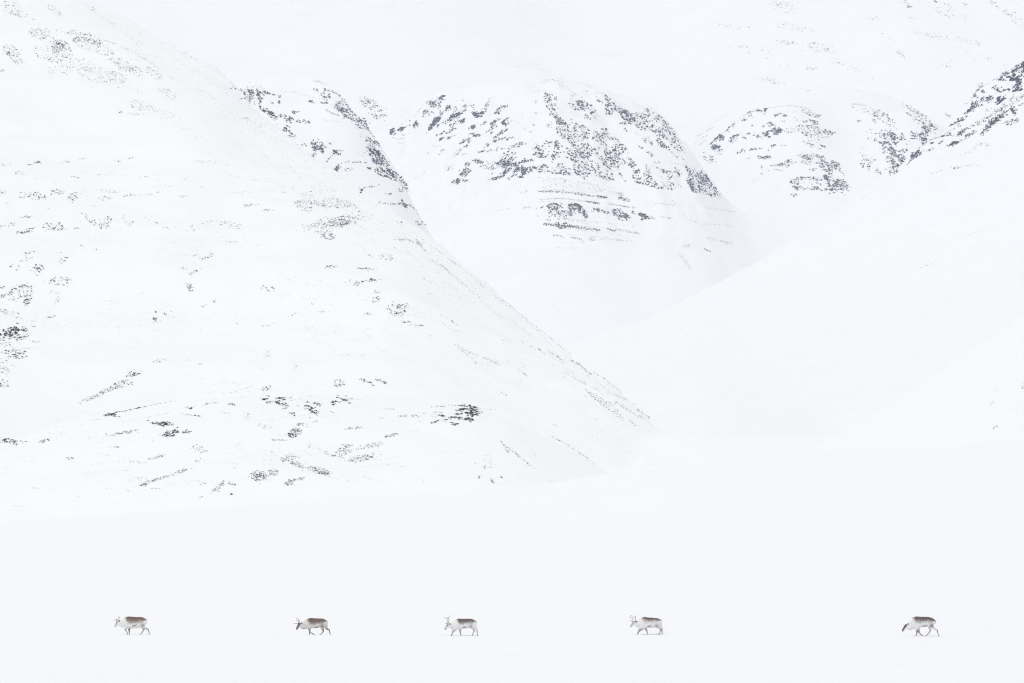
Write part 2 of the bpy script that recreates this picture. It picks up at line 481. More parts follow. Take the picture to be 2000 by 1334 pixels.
# --- central mountain, left face
ellipses('K1', [
 (680,240,45,22,5,16,3,6),(155,630,38,24,0,18,3,6),(245,585,35,22,-15,14,3,6),(410,530,20,28,0,8,4,7),(405,570,10,10,0,3,2,3),(610,310,72,36,18,42,2,4.5),(520,395,40,16,-5,14,2,4),(495,430,8,30,15,6,2,3),(560,430,8,30,-15,6,2,3),(600,400,15,12,0,4,2,3),
 (600,530,75,22,-58,34,3,6),(568,580,22,20,0,8,4,6),(770,355,50,16,-30,18,2.5,5),(860,435,82,18,-20,40,2.5,5.5),(690,410,28,22,-20,12,2,4),(655,470,45,22,-35,22,2,4),(750,500,44,20,-40,22,2,4.5),(870,490,50,16,10,14,2,4),(925,500,15,22,0,6,3,5),(790,550,14,14,0,5,3,4),(830,370,60,30,0,10,1.5,3),(880,520,40,20,0,8,1.5,3),
 (1085,430,36,30,10,18,3.5,7),(1140,445,22,10,0,6,2,3),(1050,565,28,18,0,10,4,7),(1000,578,12,8,0,3,2,3),(1395,525,35,18,10,11,4,7),(1260,540,20,36,0,14,2.5,4.5),(1300,500,54,16,-35,20,2,4),(1330,400,44,20,-20,20,2,4),(1370,340,54,20,-10,20,2,4),(1200,320,26,20,0,9,2,3.5),(1175,380,30,22,0,10,2,3.5),(1040,340,34,12,50,9,2,4),(965,325,26,8,-20,6,2,4),(945,385,22,8,-30,6,2,4),(1170,530,22,12,-30,7,2,4),(890,350,60,30,0,8,1.5,2.5),(900,270,40,10,0,4,1.5,2.5),
 (785,610,54,14,-28,20,2,4.5),(670,650,42,8,-18,9,2.5,4.5),(705,700,26,18,-10,11,2.5,5),(775,690,20,12,0,7,2.5,4),(830,650,30,20,0,7,1.5,2.5),(1080,660,42,22,20,18,2.5,5),(1000,715,20,24,0,9,3,5),(930,735,38,12,-15,9,3,5.5),(970,780,16,10,0,4,2.5,4),(1010,640,18,8,-40,4,2,3.5),(1030,680,50,10,-35,10,1.5,3),
 (1420,600,24,10,-40,6,2,4),(1350,640,44,16,-50,15,2,4),(1298,680,16,18,0,6,2.5,4.5),(1420,690,62,20,-5,20,2,4),(1290,725,40,10,-20,10,2,4),(1210,770,42,9,-35,11,2,4),(1260,630,16,12,0,5,2,4),(1220,610,22,8,-40,5,2,4),(1440,500,20,40,0,6,1.5,3),(1550,500,100,60,-30,10,1,2),(1650,600,80,50,-30,12,1,2.2),
 (890,830,62,14,-30,18,1.2,2.4),(850,890,42,18,-45,18,1.2,2.6),(700,830,42,16,-30,16,1,2),(640,770,50,20,0,10,.8,1.6),(780,1020,62,30,-20,30,1,2),(950,870,30,14,-30,6,1,2),(540,850,20,10,0,4,.8,1.5),(460,1100,80,30,-20,8,.8,1.8),
 (985,990,32,24,-55,16,2,4),(1090,950,64,18,15,24,2,4),(1130,835,30,12,0,8,2,3.5),(1190,840,54,14,8,14,1.5,3),(1310,820,100,16,-8,18,1.3,2.6),(1570,760,82,22,-10,30,1.6,3.4),(1480,790,42,14,-20,10,1.5,3),(960,1070,64,36,-30,44,2,4.5),(890,1170,74,24,-10,26,2,4.2),(990,1155,40,10,-5,7,1.5,3),(1190,960,80,20,0,20,1,2),(1180,1010,50,14,10,12,1.6,3.2),
 (1420,920,110,72,-35,80,2,4.2),(1390,975,84,44,-20,60,2.4,5),(1320,1130,72,18,-18,26,2,4.5),(1400,1080,66,24,-40,34,2.2,4.6),(1560,965,112,16,-14,44,2.2,4.6),(1560,1035,84,24,-18,40,2.4,4.8),(1650,1050,66,38,-30,44,2.6,5.2),(1490,1115,66,12,-28,16,2,4.2),(1570,1120,24,12,0,6,3,5),(1255,1025,50,16,10,12,1.8,3.4),(1225,1160,40,14,-20,7,1.2,2.4),(1260,1080,30,20,0,6,1.2,2.4)], ang=-28, asp=1.7)
lines('K1', [([(130,610),(240,540),(340,455),(400,440),(460,350),(540,275),(620,225)],5,34,1.2,2.8),([(150,680),(210,700),(290,680)],8,14,1.6,3.2),([(210,740),(280,740)],6,5,1.4,2.6),([(310,490),(350,490),(340,550)],10,14,1.6,3.4),([(240,640),(290,660)],6,8,2,3.4),([(320,630),(340,640)],4,3,1.6,2.6)])
# --- central mountain, right face
polys('K2', [
 ([(0,690),(120,680),(240,670),(350,780),(390,1020),(150,990),(0,1010)],125,1.8,4.4,15,-.12,5),
 ([(110,200),(250,250),(290,420),(390,470),(360,520),(250,520),(130,440),(120,290)],95,1.5,3.6,55,-.08,6),
 ([(330,290),(500,290),(580,330),(650,440),(600,480),(520,470),(420,410),(340,340)],80,1.6,3.8,30,-.12,7),
 ([(230,500),(430,500),(560,560),(560,640),(640,600),(760,600),(880,690),(980,810),(860,800),(720,760),(600,660),(420,700),(300,690),(240,620)],190,1.5,3.8,45,-.05,8),
 ([(300,690),(560,700),(640,800),(780,930),(800,1080),(720,1060),(560,1010),(500,1060),(380,1030),(400,900),(340,800)],250,1.6,3.9,48,-.14,9),
 ([(700,740),(860,790),(1000,860),(1140,930),(1180,1060),(1290,1140),(1210,1150),(1080,1100),(900,1090),(820,960),(700,840)],190,1.5,3.8,48,-.03,10),
 ([(710,220),(780,250),(890,340),(960,400),(1040,500),(1120,580),(1060,580),(980,520),(860,520),(830,430),(710,420)],140,1.6,4.0,45,-.12,11),
 ([(960,390),(1060,400),(1110,355),(1200,400),(1290,460),(1370,560),(1400,640),(1500,770),(1510,880),(1420,860),(1320,760),(1220,720),(1180,600),(1060,520)],200,1.5,3.8,45,-.06,12),
 ([(1490,920),(1560,950),(1640,960),(1700,1020),(1770,1110),(1850,1230),(1740,1220),(1640,1190),(1560,1180),(1530,1060)],190,1.7,3.8,48,-.2,13),
], asp=1.45)
ellipses('K2', [(470,325,30,20,20,10,3,5),(910,400,38,22,40,20,2.5,4.5),(700,580,40,34,50,22,2.2,4.2),(205,840,18,34,0,10,2.5,4.5),(1380,1000,76,56,0,44,1.6,3.6),(1260,960,60,16,30,20,1.8,3.6),(1350,1110,84,40,0,40,1.4,2.8),(1120,670,46,30,45,18,1.8,3.6),(1270,715,60,24,40,26,1.8,3.8),(1060,740,22,14,0,6,2,3.6),(1150,810,50,20,40,14,1.4,2.8),(1190,900,40,30,40,10,1.2,2.6),(1540,1110,60,14,65,24,2.2,4.4),(1660,1040,80,40,45,60,2,4),(900,560,14,14,0,4,2,3.4),(640,750,16,12,0,4,2,3.4),(620,600,30,16,0,8,2,3.4),
 (30,295,30,8,0,5,1.4,2.4),(30,405,14,6,0,3,1.4,2.4),(10,520,10,6,0,2,1.6,2.6),(170,520,40,30,30,10,1.3,2.6),(590,240,120,40,25,14,1.2,2.4),(650,285,30,14,10,8,1.6,3),(420,250,110,40,15,16,1,2)], ang=40)
lines('K2', [([(120,80),(220,85),(300,105)],7,80,.7,1.6),([(20,200),(120,185),(230,220)],8,60,.6,1.5),([(60,110),(200,100)],8,30,.5,1.1),([(380,90),(520,120),(660,200),(760,260),(880,340)],12,90,.6,1.5),([(250,120),(340,160),(400,200)],14,30,.8,1.7),([(460,110),(560,150)],10,25,.5,1.2),([(850,340),(900,380),(980,440),(1040,520)],10,50,1.4,3),([(1140,350),(1230,420),(1380,580),(1440,680),(1500,790)],7,60,1,2.2),([(1300,900),(1480,900),(1620,960),(1700,1040)],10,50,.7,1.6),([(1000,590),(1060,620)],5,14,.7,1.3),([(900,540),(1040,610),(1180,680)],16,40,.6,1.4)], asp=2.4)
# --- ledges below the central face
lines('K6', [([(150,205),(450,222),(600,245),(780,265)],9,130,1.0,2.6),([(700,255),(790,268)],10,30,1.6,3.2),([(890,265),(1010,300)],16,46,1.2,2.8),([(160,285),(350,275),(560,295)],6,70,.7,1.7),([(560,295),(620,305),(720,325)],7,32,1.4,3),([(800,325),(900,338),(980,352),(1070,365)],6,50,.9,2),([(150,310),(300,295)],4,20,.5,1.1),([(165,370),(195,350)],3,6,2,3),
 ([(200,515),(300,520),(450,535),(560,550),(720,570)],11,120,1.4,3.2),([(790,560),(870,580)],8,20,1.6,3.2),([(870,560),(960,580),(1090,598)],9,60,.8,1.8),([(290,620),(350,620),(400,645)],7,18,.8,1.8),([(450,630),(540,655),(580,700)],9,26,.9,2),([(720,650),(860,660),(980,670)],8,40,.6,1.5),
 ([(1690,350),(1820,375),(1980,402)],8,60,.6,1.5),([(1200,310),(1350,330)],8,16,.6,1.5),([(1500,335),(1640,345)],9,14,.6,1.2),([(1500,430),(1620,500)],14,24,.6,1.4),([(1690,510),(1940,530)],12,34,.6,1.5),([(1280,445),(1410,465)],7,22,.8,1.8),([(1190,440),(1240,470)],8,12,.8,1.8),([(1720,640),(1840,670),(1960,690)],14,60,.6,1.6),([(1690,742),(1750,770)],8,12,1.2,2.4),([(1450,790),(1520,860),(1570,930)],14,70,.5,1.2),([(1490,720),(1560,715)],16,34,.5,1.2),([(330,730),(500,745)],10,20,.5,1)], asp=2.2, num=2.1, fat=1.12)
for k in range(9):        # thin strata between the face and the ledges
    y0 = 78 + k * 15.5
    x1 = (560, 640, 700, 780, 820, 860, 900, 620, 560)[k]
    lines('K6', [([(145 + 6 * k, y0), (380, y0 + 14), (x1, y0 + 14 + (x1 - 380) * .13)], 4.5, 52, .6, 1.7 + .7 * (k % 3 == 1))], asp=2.0)
for k in range(7):        # the bands thin out to the right
    y0 = 330 + k * 46
    lines('K6', [([(240 + 30 * k, y0), (700, y0 + 28), (1050, y0 + 66)], 6, 60, .6, 1.8), ([(1050, y0 + 60), (1500, y0 + 95), (1900, y0 + 130)], 12, 16, .5, 1.3)], asp=2.2)
lines('K6', [([(560, 105), (700, 160), (830, 215)], 24, 60, .6, 1.5), ([(850, 200), (960, 250)], 18, 30, .9, 2.2)], asp=1.6)
ellipses('K6', [(290,350,72,28,0,50,1.7,3.6),(460,360,40,34,40,26,2,4),(530,370,64,24,52,42,2,4.2),(340,410,124,30,5,60,1.3,3),(590,430,20,20,0,9,2,3.6),(700,385,72,16,15,24,1.6,3.4),(890,415,62,30,30,52,1.6,3.6),(960,435,32,28,50,22,1.8,3.6),(1120,435,46,24,40,38,2,4),(1030,410,12,12,0,4,2.4,3.8),(380,460,180,20,8,50,.6,1.5),(580,490,60,18,20,14,.6,1.4),(370,525,74,26,5,34,1.6,3.4),(640,650,42,20,0,16,.8,2),(1390,320,40,30,0,14,.6,1.4),(1780,470,160,40,10,16,.5,1.2),(240,480,40,20,0,12,.8,1.8),(60,362,90,10,0,16,.6,1.6),(30,215,20,8,-40,4,1.4,2.4)], ang=25, fat=1.12, num=1.2)
lines('B', [([(950,800),(1080,785)],5,16,.7,1.7),([(900,890),(1000,875),(1100,870)],7,30,.6,1.7),([(440,700),(520,665)],12,14,.7,1.6)])
# --- right buttress
ellipses('K3', [
 (340,640,104,16,-38,40,2,4.6),(400,625,30,12,0,9,3.5,6),(325,725,62,13,-12,20,3.5,6.5),(460,545,20,14,0,7,2.5,4.5),(520,480,28,8,-45,8,2,3.6),(640,425,26,12,0,8,2,3.8),(800,320,32,10,0,10,2,3.8),(880,320,34,12,-30,12,2,3.8),(700,345,32,8,-15,8,2,3.4),(710,380,20,14,0,5,1.5,2.6),(1005,362,32,10,-20,10,2,3.8),(1090,380,32,8,5,7,2,3.4),(1400,360,112,28,22,70,1,2.6),(1475,378,20,12,0,6,2,3.6),
 (520,650,52,20,-15,22,2,4),(560,600,52,10,-20,14,2,3.8),(650,620,16,10,0,5,2.4,4),(690,575,22,10,-20,6,2,3.6),(785,600,34,20,30,12,2.4,4.4),(893,582,22,26,0,9,4.5,7),(845,630,8,6,0,2,2.5,3.6),(1000,555,55,38,0,56,2,4.2),(930,480,32,28,60,12,2,3.8),(970,475,16,8,0,4,2,3),(860,500,14,10,0,4,2,3),(745,490,10,6,0,2,2,3),(1090,440,14,8,0,4,2,3.4),(1325,440,25,14,0,9,2,3.8),(1430,450,62,20,22,26,1.6,3.6),(1240,420,60,20,5,12,.8,1.8),(1400,530,172,40,12,120,1,2.8),(1590,570,56,24,12,36,1.6,3.6),(1400,595,130,26,12,36,1.2,3),(1380,705,62,22,22,20,1.8,3.8),(1500,715,22,10,0,5,2.4,4),(1430,660,120,40,20,20,1,2.2),(1560,620,30,10,0,6,1,2),(1140,570,30,14,-10,8,1.4,2.6),(1180,540,100,20,5,16,.8,1.8),
 (600,780,42,12,-30,12,2,3.8),(740,755,42,10,-20,11,2,3.8),(650,770,20,10,0,4,1.4,2.6),(820,745,20,10,0,4,1.6,2.6),(970,715,36,18,-20,12,2,3.8),(1070,710,50,8,0,8,1,2.2),(920,765,10,6,0,3,2,3),(820,845,32,14,0,12,2.2,4.4),(900,845,30,14,0,10,2.2,4.4),(700,858,30,8,0,4,1.4,2.6),(250,860,74,44,15,34,1.5,3.6),(360,770,60,20,-10,12,1.5,3.4),(205,788,10,8,0,2,2,3),(350,810,50,12,0,7,1.2,2.4),
 (1090,905,64,22,-30,22,1.7,3.6),(1010,930,80,12,-5,10,1.5,3),(1180,890,64,26,0,18,1.4,2.8),(1350,840,72,26,12,40,1.5,3.4),(1480,840,44,20,20,20,1.8,3.8),(1512,876,14,10,0,4,2.4,3.8),(1400,900,150,28,5,26,1.2,2.6),(1560,950,104,46,42,76,1.6,3.8),(1650,920,52,38,45,40,1.6,3.6),(1720,980,84,18,58,36,.8,2),(1130,945,20,14,0,5,2,3.2),(1040,985,60,12,5,8,1.4,2.8),(845,945,14,8,0,3,2,3.2),(840,1025,16,6,0,3,1.8,2.8),(910,995,14,8,0,2,1.6,2.6),(1410,985,42,12,5,8,1.8,3.4),
 (1575,1070,36,28,0,14,4,6.5),(1230,1110,74,34,-10,44,1.5,3.4),(1400,1080,150,20,5,42,1.4,3.2),(1260,1180,84,16,10,32,1.6,3.2),(1430,1190,62,20,0,18,2,3.8),(1530,1210,52,10,0,10,2,3.8),(1620,1150,62,60,60,44,2,4.4),(1750,1160,92,54,38,76,1.8,4),(1620,1205,24,12,0,8,3,4.8),(1210,1255,42,18,0,12,1.5,3),(780,1110,64,18,-15,12,.6,1.5),(1620,1245,30,10,0,4,1.5,2.6),(1480,1140,120,20,5,20,1.3,2.8)], ang=8, asp=1.6)
lines('K3', [([(95,618),(180,575),(250,535),(330,490)],4,50,.8,1.8),([(140,640),(240,600)],10,24,.7,1.6),([(140,710),(230,645)],12,22,.9,2),([(260,480),(340,420),(460,370)],8,40,.5,1.1),([(270,690),(350,630),(440,550),(520,470),(600,415),(660,370),(720,338),(860,310),(930,290)],6,70,1.2,2.8),([(930,292),(1040,275),(1150,262),(1260,280),(1380,300)],9,130,.6,1.4),([(1130,255),(1370,298)],4,60,.6,1.3),([(1000,320),(1200,330),(1330,330)],10,40,.5,1.2),([(1120,95),(1300,75),(1480,68),(1650,78),(2000,90)],3,60,.5,1.1),([(1330,98),(1390,100)],4,10,.8,1.8),([(1840,245),(1920,248),(2000,265)],8,60,.6,1.3)], asp=2.2)
lines('K4', [([(150,378),(350,410),(520,460),(680,520)],4,70,.5,1.2),([(80,535),(180,545),(280,562)],7,60,.6,1.4),([(280,580),(420,605),(620,600)],4,40,.5,1.2),([(640,560),(740,590)],8,40,.6,1.4)], asp=2.4)
ellipses('K4', [(270,620,190,34,15,60,.7,1.8),(430,680,140,54,36,90,1,2.8),(480,890,112,56,10,70,1.8,4.2),(430,965,42,18,0,16,3,5),(530,905,20,30,0,9,3.5,5.5),(555,972,24,10,0,6,3,4.6),(630,900,30,40,40,20,1.8,3.8),(520,1060,112,32,15,56,1.8,4),(560,1150,104,66,0,90,1.6,3.8),(540,1250,74,64,0,48,1.6,3.6),(820,650,184,26,36,110,.9,2.4),(820,725,164,20,36,60,1,2.6),(905,800,62,46,30,52,1.8,4),(990,790,44,28,40,22,1.6,3.6),(860,880,50,44,0,28,2,4.4),(872,935,26,20,0,8,4,6.5),(770,890,52,44,20,20,1.8,4),(250,1140,84,46,40,28,1.3,2.8),(230,1210,74,56,60,24,1.5,3.2),(370,1290,34,30,0,10,1.6,3.2),(150,720,30,8,0,6,1.2,2.4),(330,715,20,10,0,5,1.6,3),(340,930,16,14,0,5,2.4,3.8),(1150,665,44,9,40,14,.9,2.2),(660,1060,40,30,0,16,1.8,3.4),(640,1150,26,40,30,16,1.8,3.4),(160,1040,60,10,0,4,1.2,2.4),(280,880,40,70,0,6,1,2.2),(700,960,40,30,0,8,1,2)], ang=25, asp=1.5)
# --- rocky crest of the right hill
ellipses('K4', [(1960,140,60,54,-40,54,2.5,6),(1850,250,56,26,10,20,4.5,8),(1900,265,50,22,20,16,4.5,8),(1935,300,26,40,0,16,3.5,6.5),(1740,265,42,13,0,13,3.5,6),(1780,205,38,22,-35,16,2.5,5),(1880,165,62,13,-20,22,2.5,5),(1915,355,52,32,-55,26,3.5,7),(1715,505,36,34,0,18,3.5,7.5),(1610,485,54,32,-30,34,2.2,5),(1765,475,34,10,-60,10,2.5,5),(1690,380,54,26,40,20,2.2,4.5),(1780,380,14,14,0,5,3,5),(1825,375,14,16,0,5,3,5),(1500,365,30,20,-40,16,2.5,5),(1450,430,40,12,-70,12,2,4),(1540,405,22,14,-10,7,3,5),(1440,555,44,26,-30,26,3.5,6.5),(1510,495,56,22,-28,20,2.2,4.5),(1370,625,44,16,-30,20,2.2,4.8),(1565,600,40,40,0,5,2,3.4),
 (1240,740,84,12,-30,24,2,4.2),(1310,718,22,10,0,6,3,5),(1280,780,22,10,0,5,2.4,4),(1130,885,62,8,-5,20,2,4),(970,970,22,10,0,5,3,5),(1060,965,22,16,-20,8,2.5,4.5),(1200,820,42,8,-30,8,1.6,3),(780,1100,62,26,-38,38,3,6),(850,1090,24,14,0,6,2,4),(930,1045,62,14,-15,16,1.8,3.6),(1200,985,58,12,-18,26,2.5,4.8),(1300,850,64,16,-28,30,2.2,4.4),(1620,775,112,22,-35,50,2.5,5.5),(1700,690,124,36,-32,80,2,4.8),(1400,870,84,18,-28,34,1.8,3.8),(1560,850,64,18,-32,22,1.8,3.8),(1875,620,44,12,58,16,3,5.5),(1840,590,20,12,0,5,3,5),(1850,740,84,28,-10,24,2,4.2),(1925,715,24,14,0,7,2.4,4.2),(1955,550,18,14,0,5,2,4),(1910,600,20,20,0,4,2,3.4),(1400,1050,184,14,-30,60,.6,1.5),(1550,980,56,30,0,18,.8,1.8),(1100,1130,90,20,-28,14,.5,1.2),(1250,1250,42,9,-5,12,1.4,3)], ang=-34, asp=2.0)
lines('K4', [([(1390,500),(1440,440),(1500,355),(1600,305),(1700,240),(1800,185),(1900,120),(2000,55)],6,95,1.8,4),([(1340,660),(1400,600),(1430,590)],6,16,2,4),([(1180,770),(1240,735),(1320,710)],5,22,2,4),([(860,1000),(910,955),(1000,915),(1110,890),(1190,880)],6,44,2,4.4),([(690,1220),(760,1130),(830,1030)],7,36,2.4,5),([(740,1160),(860,1085)],8,20,2,4),([(1150,1005),(1240,980),(1330,930),(1420,880)],7,34,1.8,3.8),([(1250,890),(1350,815),(1500,740),(1700,620),(1850,540),(2000,430)],22,190,1.8,4.2),([(1500,760),(1640,650),(1800,540)],26,70,1.6,3.6),([(1820,520),(1900,420),(1980,330)],18,40,1.8,4),([(1340,525),(1400,525)],3,7,1.4,2.8),([(920,1330),(1060,1280),(1200,1230),(1360,1220),(1500,1212)],5,64,1,2.4),([(1100,1180),(1300,1120)],10,14,.5,1.2)], asp=2.8, jit=10)
lines('C', [([(1090,1110),(1120,1100)],2,4,1.4,2.6),([(1200,1150),(1300,1095),(1420,1070)],6,20,.6,1.4),([(1690,1310),(1740,1292),(1770,1276)],3,16,1,2),([(1910,1240),(1925,1234)],2,4,.8,1.4),([(1400,1000),(1460,985)],4,8,.6,1.2)], asp=3)
# --- far mountain
ellipses('C', [(650,40,80,40,15,110,.5,1.0),(720,155,120,20,10,80,.5,1.1),(330,145,40,15,0,18,.6,1.2),(460,145,20,15,0,10,.6,1.2),(400,155,20,10,0,6,.6,1.2),(420,260,70,10,0,16,.6,1.3),(520,290,70,45,0,36,.5,1.2),(700,240,70,12,5,30,.7,1.5),(870,270,80,25,15,60,.6,1.5),(950,340,140,18,18,50,.5,1),(810,380,50,5,0,14,.7,1.4),(580,450,80,14,10,40,.6,1.3),(640,375,60,14,0,14,.5,1.1),(1240,205,44,11,20,26,.6,1.4),(1310,300,32,10,48,28,.5,1.2),(1480,200,104,12,12,40,.5,1.2),(1650,220,160,14,12,44,.5,1.2),(1160,100,60,10,0,18,.5,1),(1380,100,30,8,0,10,.5,1.1),(1560,60,140,36,25,100,.5,1.2),(1500,8,10,6,0,4,1.8,3),(1352,38,9,8,0,5,1.8,2.8),(1670,28,12,6,20,5,1.6,2.6),(1920,82,14,9,0,8,1.4,2.4),(1940,72,6,4,0,3,1.4,2.2),(1860,40,90,11,35,50,.6,1.4),(1970,115,34,30,30,14,.6,1.4),(1560,330,64,36,50,28,.5,1),(1800,340,160,26,20,40,.5,1),(1080,400,110,11,30,30,.5,1),(1340,10,40,10,30,10,.8,1.6),(1640,265,20,5,0,3,.6,1),(560,110,30,10,0,8,.5,1)], ang=12, asp=2.2, fat=1.55)
lines('C', [([(1560,625),(1585,650)],5,14,.8,1.8)])
lines('B', [([(880,100),(1000,78),(1100,90),(1210,110)],8,80,.4,.9),([(740,40),(900,25)],10,30,.4,.8)], asp=3, fat=1.5)
lines('A', [([(1240,60),(1400,80),(1700,100)],30,40,.3,.7),([(1200,120),(1500,150)],20,30,.3,.7)], asp=3, fat=1.5)
# --- left buttress and the knob beyond it
ellipses('K5', [(250,150,62,44,30,54,1.8,4),(335,165,66,10,76,26,2.8,5),(395,150,32,24,0,14,2,4),(465,160,14,8,0,4,2,3.6),(520,170,14,10,0,4,2,3.6),(510,220,8,14,0,4,3,4.5),(455,225,12,12,0,4,2,3.6),(400,300,44,22,30,22,2,4),(440,320,42,18,25,26,2.2,4.5),(462,362,32,18,25,14,2,4),(560,350,62,18,10,26,2,4),(610,375,38,7,-15,9,3,5),(650,305,42,7,0,12,2,4),(565,460,18,14,0,8,2.8,5),(585,430,12,10,0,5,2,3.4),(690,385,52,14,0,13,1.6,3.4),(767,398,22,8,-15,6,2.4,4),(630,510,42,22,0,16,1.4,3),(720,590,26,11,0,8,1.6,3.2),(840,590,62,40,10,46,1.8,3.8),(840,625,40,22,-20,22,2.4,4.6),(887,640,18,22,0,11,3,5),(957,580,8,10,0,3,2.2,3.4),(1000,655,26,20,0,15,3,5),(1018,795,32,14,-20,18,2,4),(1120,800,52,8,0,10,1.4,2.8),(815,682,32,9,10,8,1.6,3),(185,120,30,14,0,6,2,3.4),(100,100,20,10,0,5,2,4),(200,190,22,10,0,6,2,3.8),(270,220,40,16,20,10,1.4,2.8),
 (920,160,44,48,40,36,1.6,3.6),(830,112,24,10,20,8,1.4,2.8),(785,213,26,12,0,10,2,4),(900,227,28,9,15,10,2,3.8),(1040,260,54,42,45,48,1.6,3.8),(1100,320,64,38,40,50,1.7,4),(1220,400,56,44,48,64,1.8,4.4),(1320,560,82,18,28,42,1.8,4),(1340,690,112,40,58,140,1.8,4.5),(1420,740,114,24,57,86,1.6,4),(1400,830,64,28,42,52,1.8,4.2),(1490,850,64,38,50,66,1.8,4.2),(1590,930,66,26,60,56,1.6,3.8),(1300,800,26,10,20,7,2.4,4.4),(1560,990,14,14,0,5,2,3.6),(1225,975,6,14,0,5,2,4),(1455,1018,28,5,0,6,2,4),(1600,1110,46,14,10,18,3,5.5),(1580,1078,10,6,0,4,3,4.4),(1740,1280,52,18,20,14,1.5,3.2),(1300,965,8,8,0,3,1.8,3),(1575,1268,10,4,0,2,2,3),(1400,1268,14,4,0,3,2,3),
 (1310,240,104,40,28,60,1.6,3.6),(1360,345,62,22,10,30,1.6,3.6)], ang=35, asp=1.6)
lines('K5', [([(960,115),(1040,170),(1110,260),(1200,370),(1280,460),(1340,530)],10,100,1.6,3.8),([(920,290),(980,320),(1040,340)],7,20,1.6,3.4),([(920,740),(970,690),(1000,650),(1070,635)],6,26,2,4),([(1000,790),(1060,750),(1130,740),(1270,745)],7,40,1.8,3.8),([(1200,970),(1230,985),(1260,960),(1380,945)],6,30,1.4,3.2),([(1370,1095),(1500,1105),(1560,1108)],6,26,1.6,3.6),([(1640,1110),(1690,1150),(1722,1195)],7,24,1.8,3.8),([(500,125),(650,135),(820,185)],9,60,.6,1.4),([(800,35),(860,45),(925,75)],6,44,.7,1.6),([(900,380),(1100,395)],7,30,.6,1.4),([(240,70),(430,125)],16,16,1.2,2.6),([(1150,630),(1260,700)],20,30,.6,1.4)], asp=2)
# --- left hill, upper slopes
SIZE = 1.14
ellipses('A', [(220,190,64,28,10,95,.8,1.9),(340,270,62,46,35,150,.8,2.1),(330,255,24,18,20,30,1.2,2.6),(270,300,92,46,20,110,.7,1.7),(470,210,112,24,15,160,.8,1.9),(520,260,124,36,20,150,.7,1.8),(700,370,104,28,25,115,.7,1.8),(860,410,54,24,40,44,.7,1.8),(330,390,74,28,0,60,.6,1.4),(440,360,104,38,10,100,.6,1.4),(570,420,144,42,10,190,.6,1.4),(650,430,60,30,15,60,.6,1.5),(480,480,40,40,0,24,.5,1),(60,285,50,32,30,50,.9,2),(48,298,14,10,0,10,1.4,2.6),(100,340,30,18,0,24,.8,1.6),(10,390,20,8,0,8,.8,1.6),(930,520,62,26,20,66,.6,1.3),(780,590,74,32,10,110,.6,1.3),(900,620,104,18,20,66,.5,1.2),(755,638,40,7,0,20,.7,1.4),(672,627,12,4,0,5,1,1.8),(1000,700,160,22,25,60,.4,.9),(770,510,40,10,0,14,.5,1.1),(60,40,62,38,30,60,.7,1.8),(100,80,62,14,20,36,.7,1.8),(300,55,52,18,30,36,.6,1.5),(20,520,40,8,0,8,.5,1),(520,50,14,10,0,5,1.2,2.2)], ang=22, asp=2.0, fat=1.15, num=1.45)
lines('A', [([(350,185),(450,183),(560,213),(650,248),(760,300),(900,390),(1000,470)],4,190,.7,1.7),([(160,190),(220,160),(290,180)],5,50,.7,1.7),([(440,0),(520,55),(610,125),(700,190),(790,270)],8,70,.7,1.9),([(520,60),(700,150),(880,230),(1050,300)],12,80,.5,1.3),([(880,220),(1000,280),(1120,350),(1250,430),(1330,500)],8,90,.6,1.8),([(950,310),(1100,400),(1300,530),(1480,650),(1650,780)],20,170,.5,1.5),([(1090,460),(1200,560),(1300,620)],12,30,.6,1.5),([(1340,650),(1460,710)],10,36,.8,2),([(1640,790),(1800,930),(1940,1010)],12,40,.5,1.5),([(1740,980),(1880,1080),(2000,1180)],8,60,.5,1.3),([(1240,1080),(1400,1070),(1550,1070),(1660,1085)],5,60,.6,1.5),([(1060,905),(1200,903),(1330,940)],6,66,.6,1.5),([(1220,965),(1370,1000),(1500,1015)],4,50,.6,1.4),([(440,380),(640,420)],20,40,.5,1.1),([(1100,640),(1400,810)],30,50,.35,.8),([(900,560),(1100,640)],20,40,.4,.9)], asp=2.8, fat=1.3)
